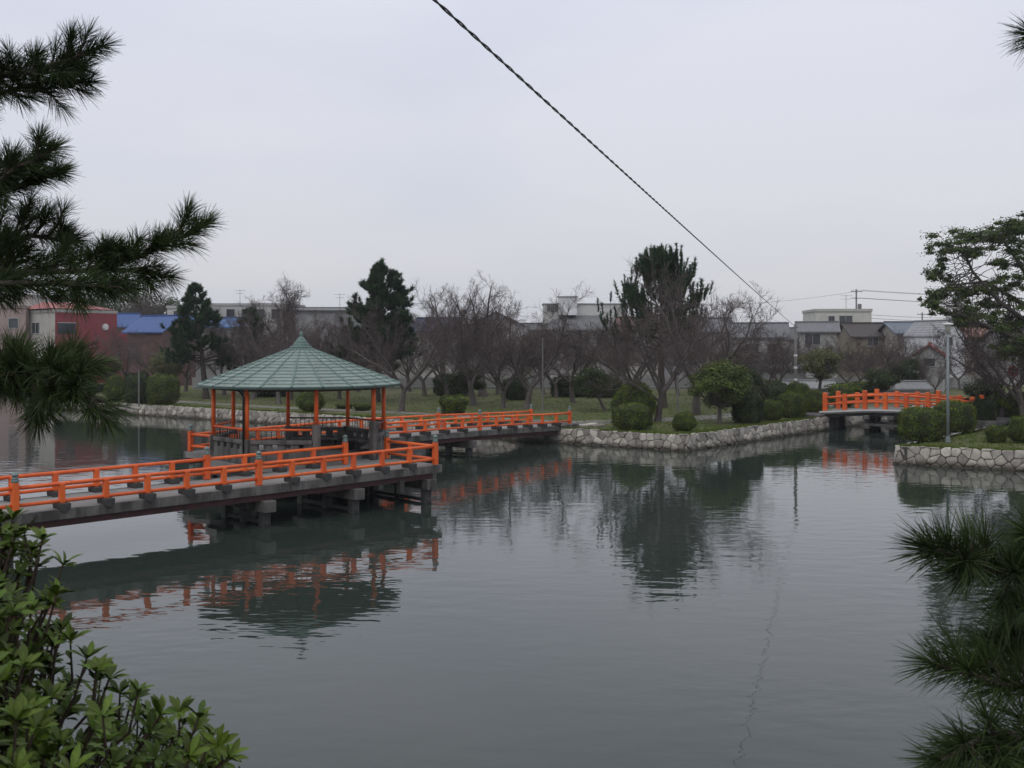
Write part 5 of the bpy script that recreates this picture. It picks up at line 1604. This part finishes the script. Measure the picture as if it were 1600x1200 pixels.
special = [(38, 835, 2.3), (66, 845, 2.28), (20, 812, 2.35), (50, 862, 2.3), (98, 884, 2.25), (88, 930, 2.2), (75, 945, 2.2), (110, 1003, 2.2), (95, 985, 2.25), (135, 1030, 2.2), (150, 1050, 2.15), (215, 1083, 2.15), (170, 1062, 2.2), (280, 1112, 2.1), (310, 1122, 2.1), (250, 1118, 2.15), (340, 1165, 2.05), (355, 1185, 2.05), (330, 1150, 2.1), (8, 860, 2.3), (30, 900, 2.3), (60, 990, 2.25), (20, 960, 2.3)]
for q in special: tips.append((*q, True))
tries = 0
while len(tips) < 1450 and tries < 20000:
    tries += 1
    px = rs.uniform(-520, 430); py = rs.uniform(760, 1480)
    yb = np.interp(px, bx_, by_)
    if py < yb + 14: continue
    dep = min((py - yb) / 260.0, 1.0)
    if 20 < px < 100 and 880 < py < 985 and rs.uniform() < .7: continue
    d = 2.5 - .55 * dep + rs.normal(0, .16) 
    tips.append((px, py, max(1.55, d), False))
stems = Tubes()
big = []; Vs, Fs, cs, n0 = [], [], [], 0
cen = np.array([-1.55, 2.45, 4.35])
leafcount = 0
cand = []
for (px, py, d, sp) in tips:
    p = np.array(T(px, py, d))
    outd = unit(p - cen) * .6 + np.array([0, 0, .75]) + rs.normal(0, .22, 3); outd = unit(outd)
    # stem towards the root
    root = np.array(sbase) + rs.normal(0, .10, 3) * np.array([1, 1, 0])
    mid = root + (p - root) * .55 + np.array([0, 0, -.06]) + rs.normal(0, .05, 3)
    st = np.array([root, root * .5 + mid * .5 + rs.normal(0, .03, 3), mid, p - outd * .09, p])
    stems.add(st - np.array(sbase), np.array([.008, .006, .0045, .0032, .0025]), 4)
    u = unit(np.cross(outd, [.31, .52, .79])); w = np.cross(outd, u)
    nl = rs.randint(8, 12)
    for k in range(nl + 5):
        whorl = k < nl
        az = 6.283 * k / nl + rs.normal(0, .25)
        ang = rs.uniform(.55, 1.15) if whorl else rs.uniform(.7, 1.3)
        dirv = unit(outd * math.cos(ang) + (u * math.cos(az) + w * math.sin(az)) * math.sin(ang))
        nrm = unit(outd - dirv * (outd @ dirv) + rs.normal(0, .15, 3)); nrm = unit(nrm - dirv * (nrm @ dirv))
        xx = np.cross(dirv, nrm)
        size = rs.uniform(.028, .05) * (1 if whorl else .85)
        org = p - outd * (0 if whorl else rs.uniform(.01, .11))
        cand.append((d - (0.3 if sp else 0) + rs.uniform(0, .25), org - np.array(sbase), xx, dirv, nrm, size, px, py, rs.randint(0, 4)))
infr = [c for c in cand if -10 < c[6] < 400 and 800 < c[7] < 1215]
infr.sort(key=lambda c: c[0])
chosen = set(id(c) for c in infr[:298])
for c in cand:
    _, org, xx, yy, nn, size, px, py, vi = c
    if id(c) in chosen:
        o = link('leaf', LM[vi], shrub)
        mw = Matrix(((xx[0] * size, yy[0] * size, nn[0] * size, org[0]), (xx[1] * size, yy[1] * size, nn[1] * size, org[1]), (xx[2] * size, yy[2] * size, nn[2] * size, org[2]), (0, 0, 0, 1)))
        o.matrix_local = mw
    else:
        P_ = LN[vi] * size
        V = org + P_[:, :1] * xx + P_[:, 1:2] * yy + P_[:, 2:3] * nn
        Vs.append(V); Fs.append(LF + n0); n0 += len(V); cs.append(np.full(len(LF), rs.uniform(0, 1)))
fo = link('foliage', np_mesh('foliage', np.concatenate(Vs), np.concatenate(Fs), M['azalea_s'], True, np.concatenate(cs)), shrub)
tag(fo, kind='stuff')
link('stems', stems.mesh('stems', M['stem']), shrub)

# ------------------------------------------------------------------ grass tufts along the wall tops and lawn
def tufts():
    rs = np.random.RandomState(99)
    C = []
    def line(A, D, ln_, n_out, n):
        for k in range(n):
            s = rs.uniform(0, ln_); o_ = abs(rs.normal(0, .5)) 
            q = A + D * s - n_out * (o_ + .03); C.append((q.x, q.y))
    line(P0, SD, 60, nS, 5200); line(P0, CD, 18, nC, 2000); line(Q0, QD, 16, Vector((-.49, -.87)), 2600)
    for k in range(9000):
        d = 57 + 45 * rs.uniform() ** 1.5; px = rs.uniform(150, 1300)
        q = on_park(px, d)
        if (q - P0).dot(nS) > -.3 or (q - P0).dot(nC) > -.3: continue
        C.append((q.x, q.y))
    for k in range(2500):
        d = rs.uniform(47, 64); px = rs.uniform(1400, 1640); q = on_park(px, d)
        if (q - Q0).dot(Vector((-.49, -.87))) > -.2 or (q - Q0).dot(-nC) > -.3: continue
        C.append((q.x, q.y))
    C = np.array(C); n = len(C)
    base = np.repeat(np.column_stack([C, np.full(n, G - .01)]), 5, axis=0)
    m_ = len(base)
    base[:, :2] += rs.normal(0, .06, (m_, 2))
    dirs = rs.normal(0, .5, (m_, 3)); dirs[:, 2] = 1; dirs /= np.linalg.norm(dirs, axis=1, keepdims=True)
    V, F = needle_tri(base, dirs, .11, .03, rs)
    return np_mesh('grass_tufts', V, F, M['bushleaf'], col=rs.uniform(.3, 1.0, len(F)))
tag(link('grass_tufts', tufts()), 'short rough grass on the park lawn and along the wall tops', 'grass', kind='stuff')

# ------------------------------------------------------------------ winter haze
hz = bpy.data.materials.new('winter_haze'); hz.use_nodes = True
hn = hz.node_tree.nodes; hn.clear()
ho = hn.new('ShaderNodeOutputMaterial'); hv = hn.new('ShaderNodeVolumePrincipled')
hv.inputs['Color'].default_value = (0.93, 0.95, 1.0, 1)
hv.inputs['Density'].default_value = 0.00032
hv.inputs['Anisotropy'].default_value = 0.2
hz.node_tree.links.new(hv.outputs[0], ho.inputs['Volume'])
tag(MB().box((0, 1200, 10.5), (4600, 2900, 24)).build('haze', hz), kind='stuff')
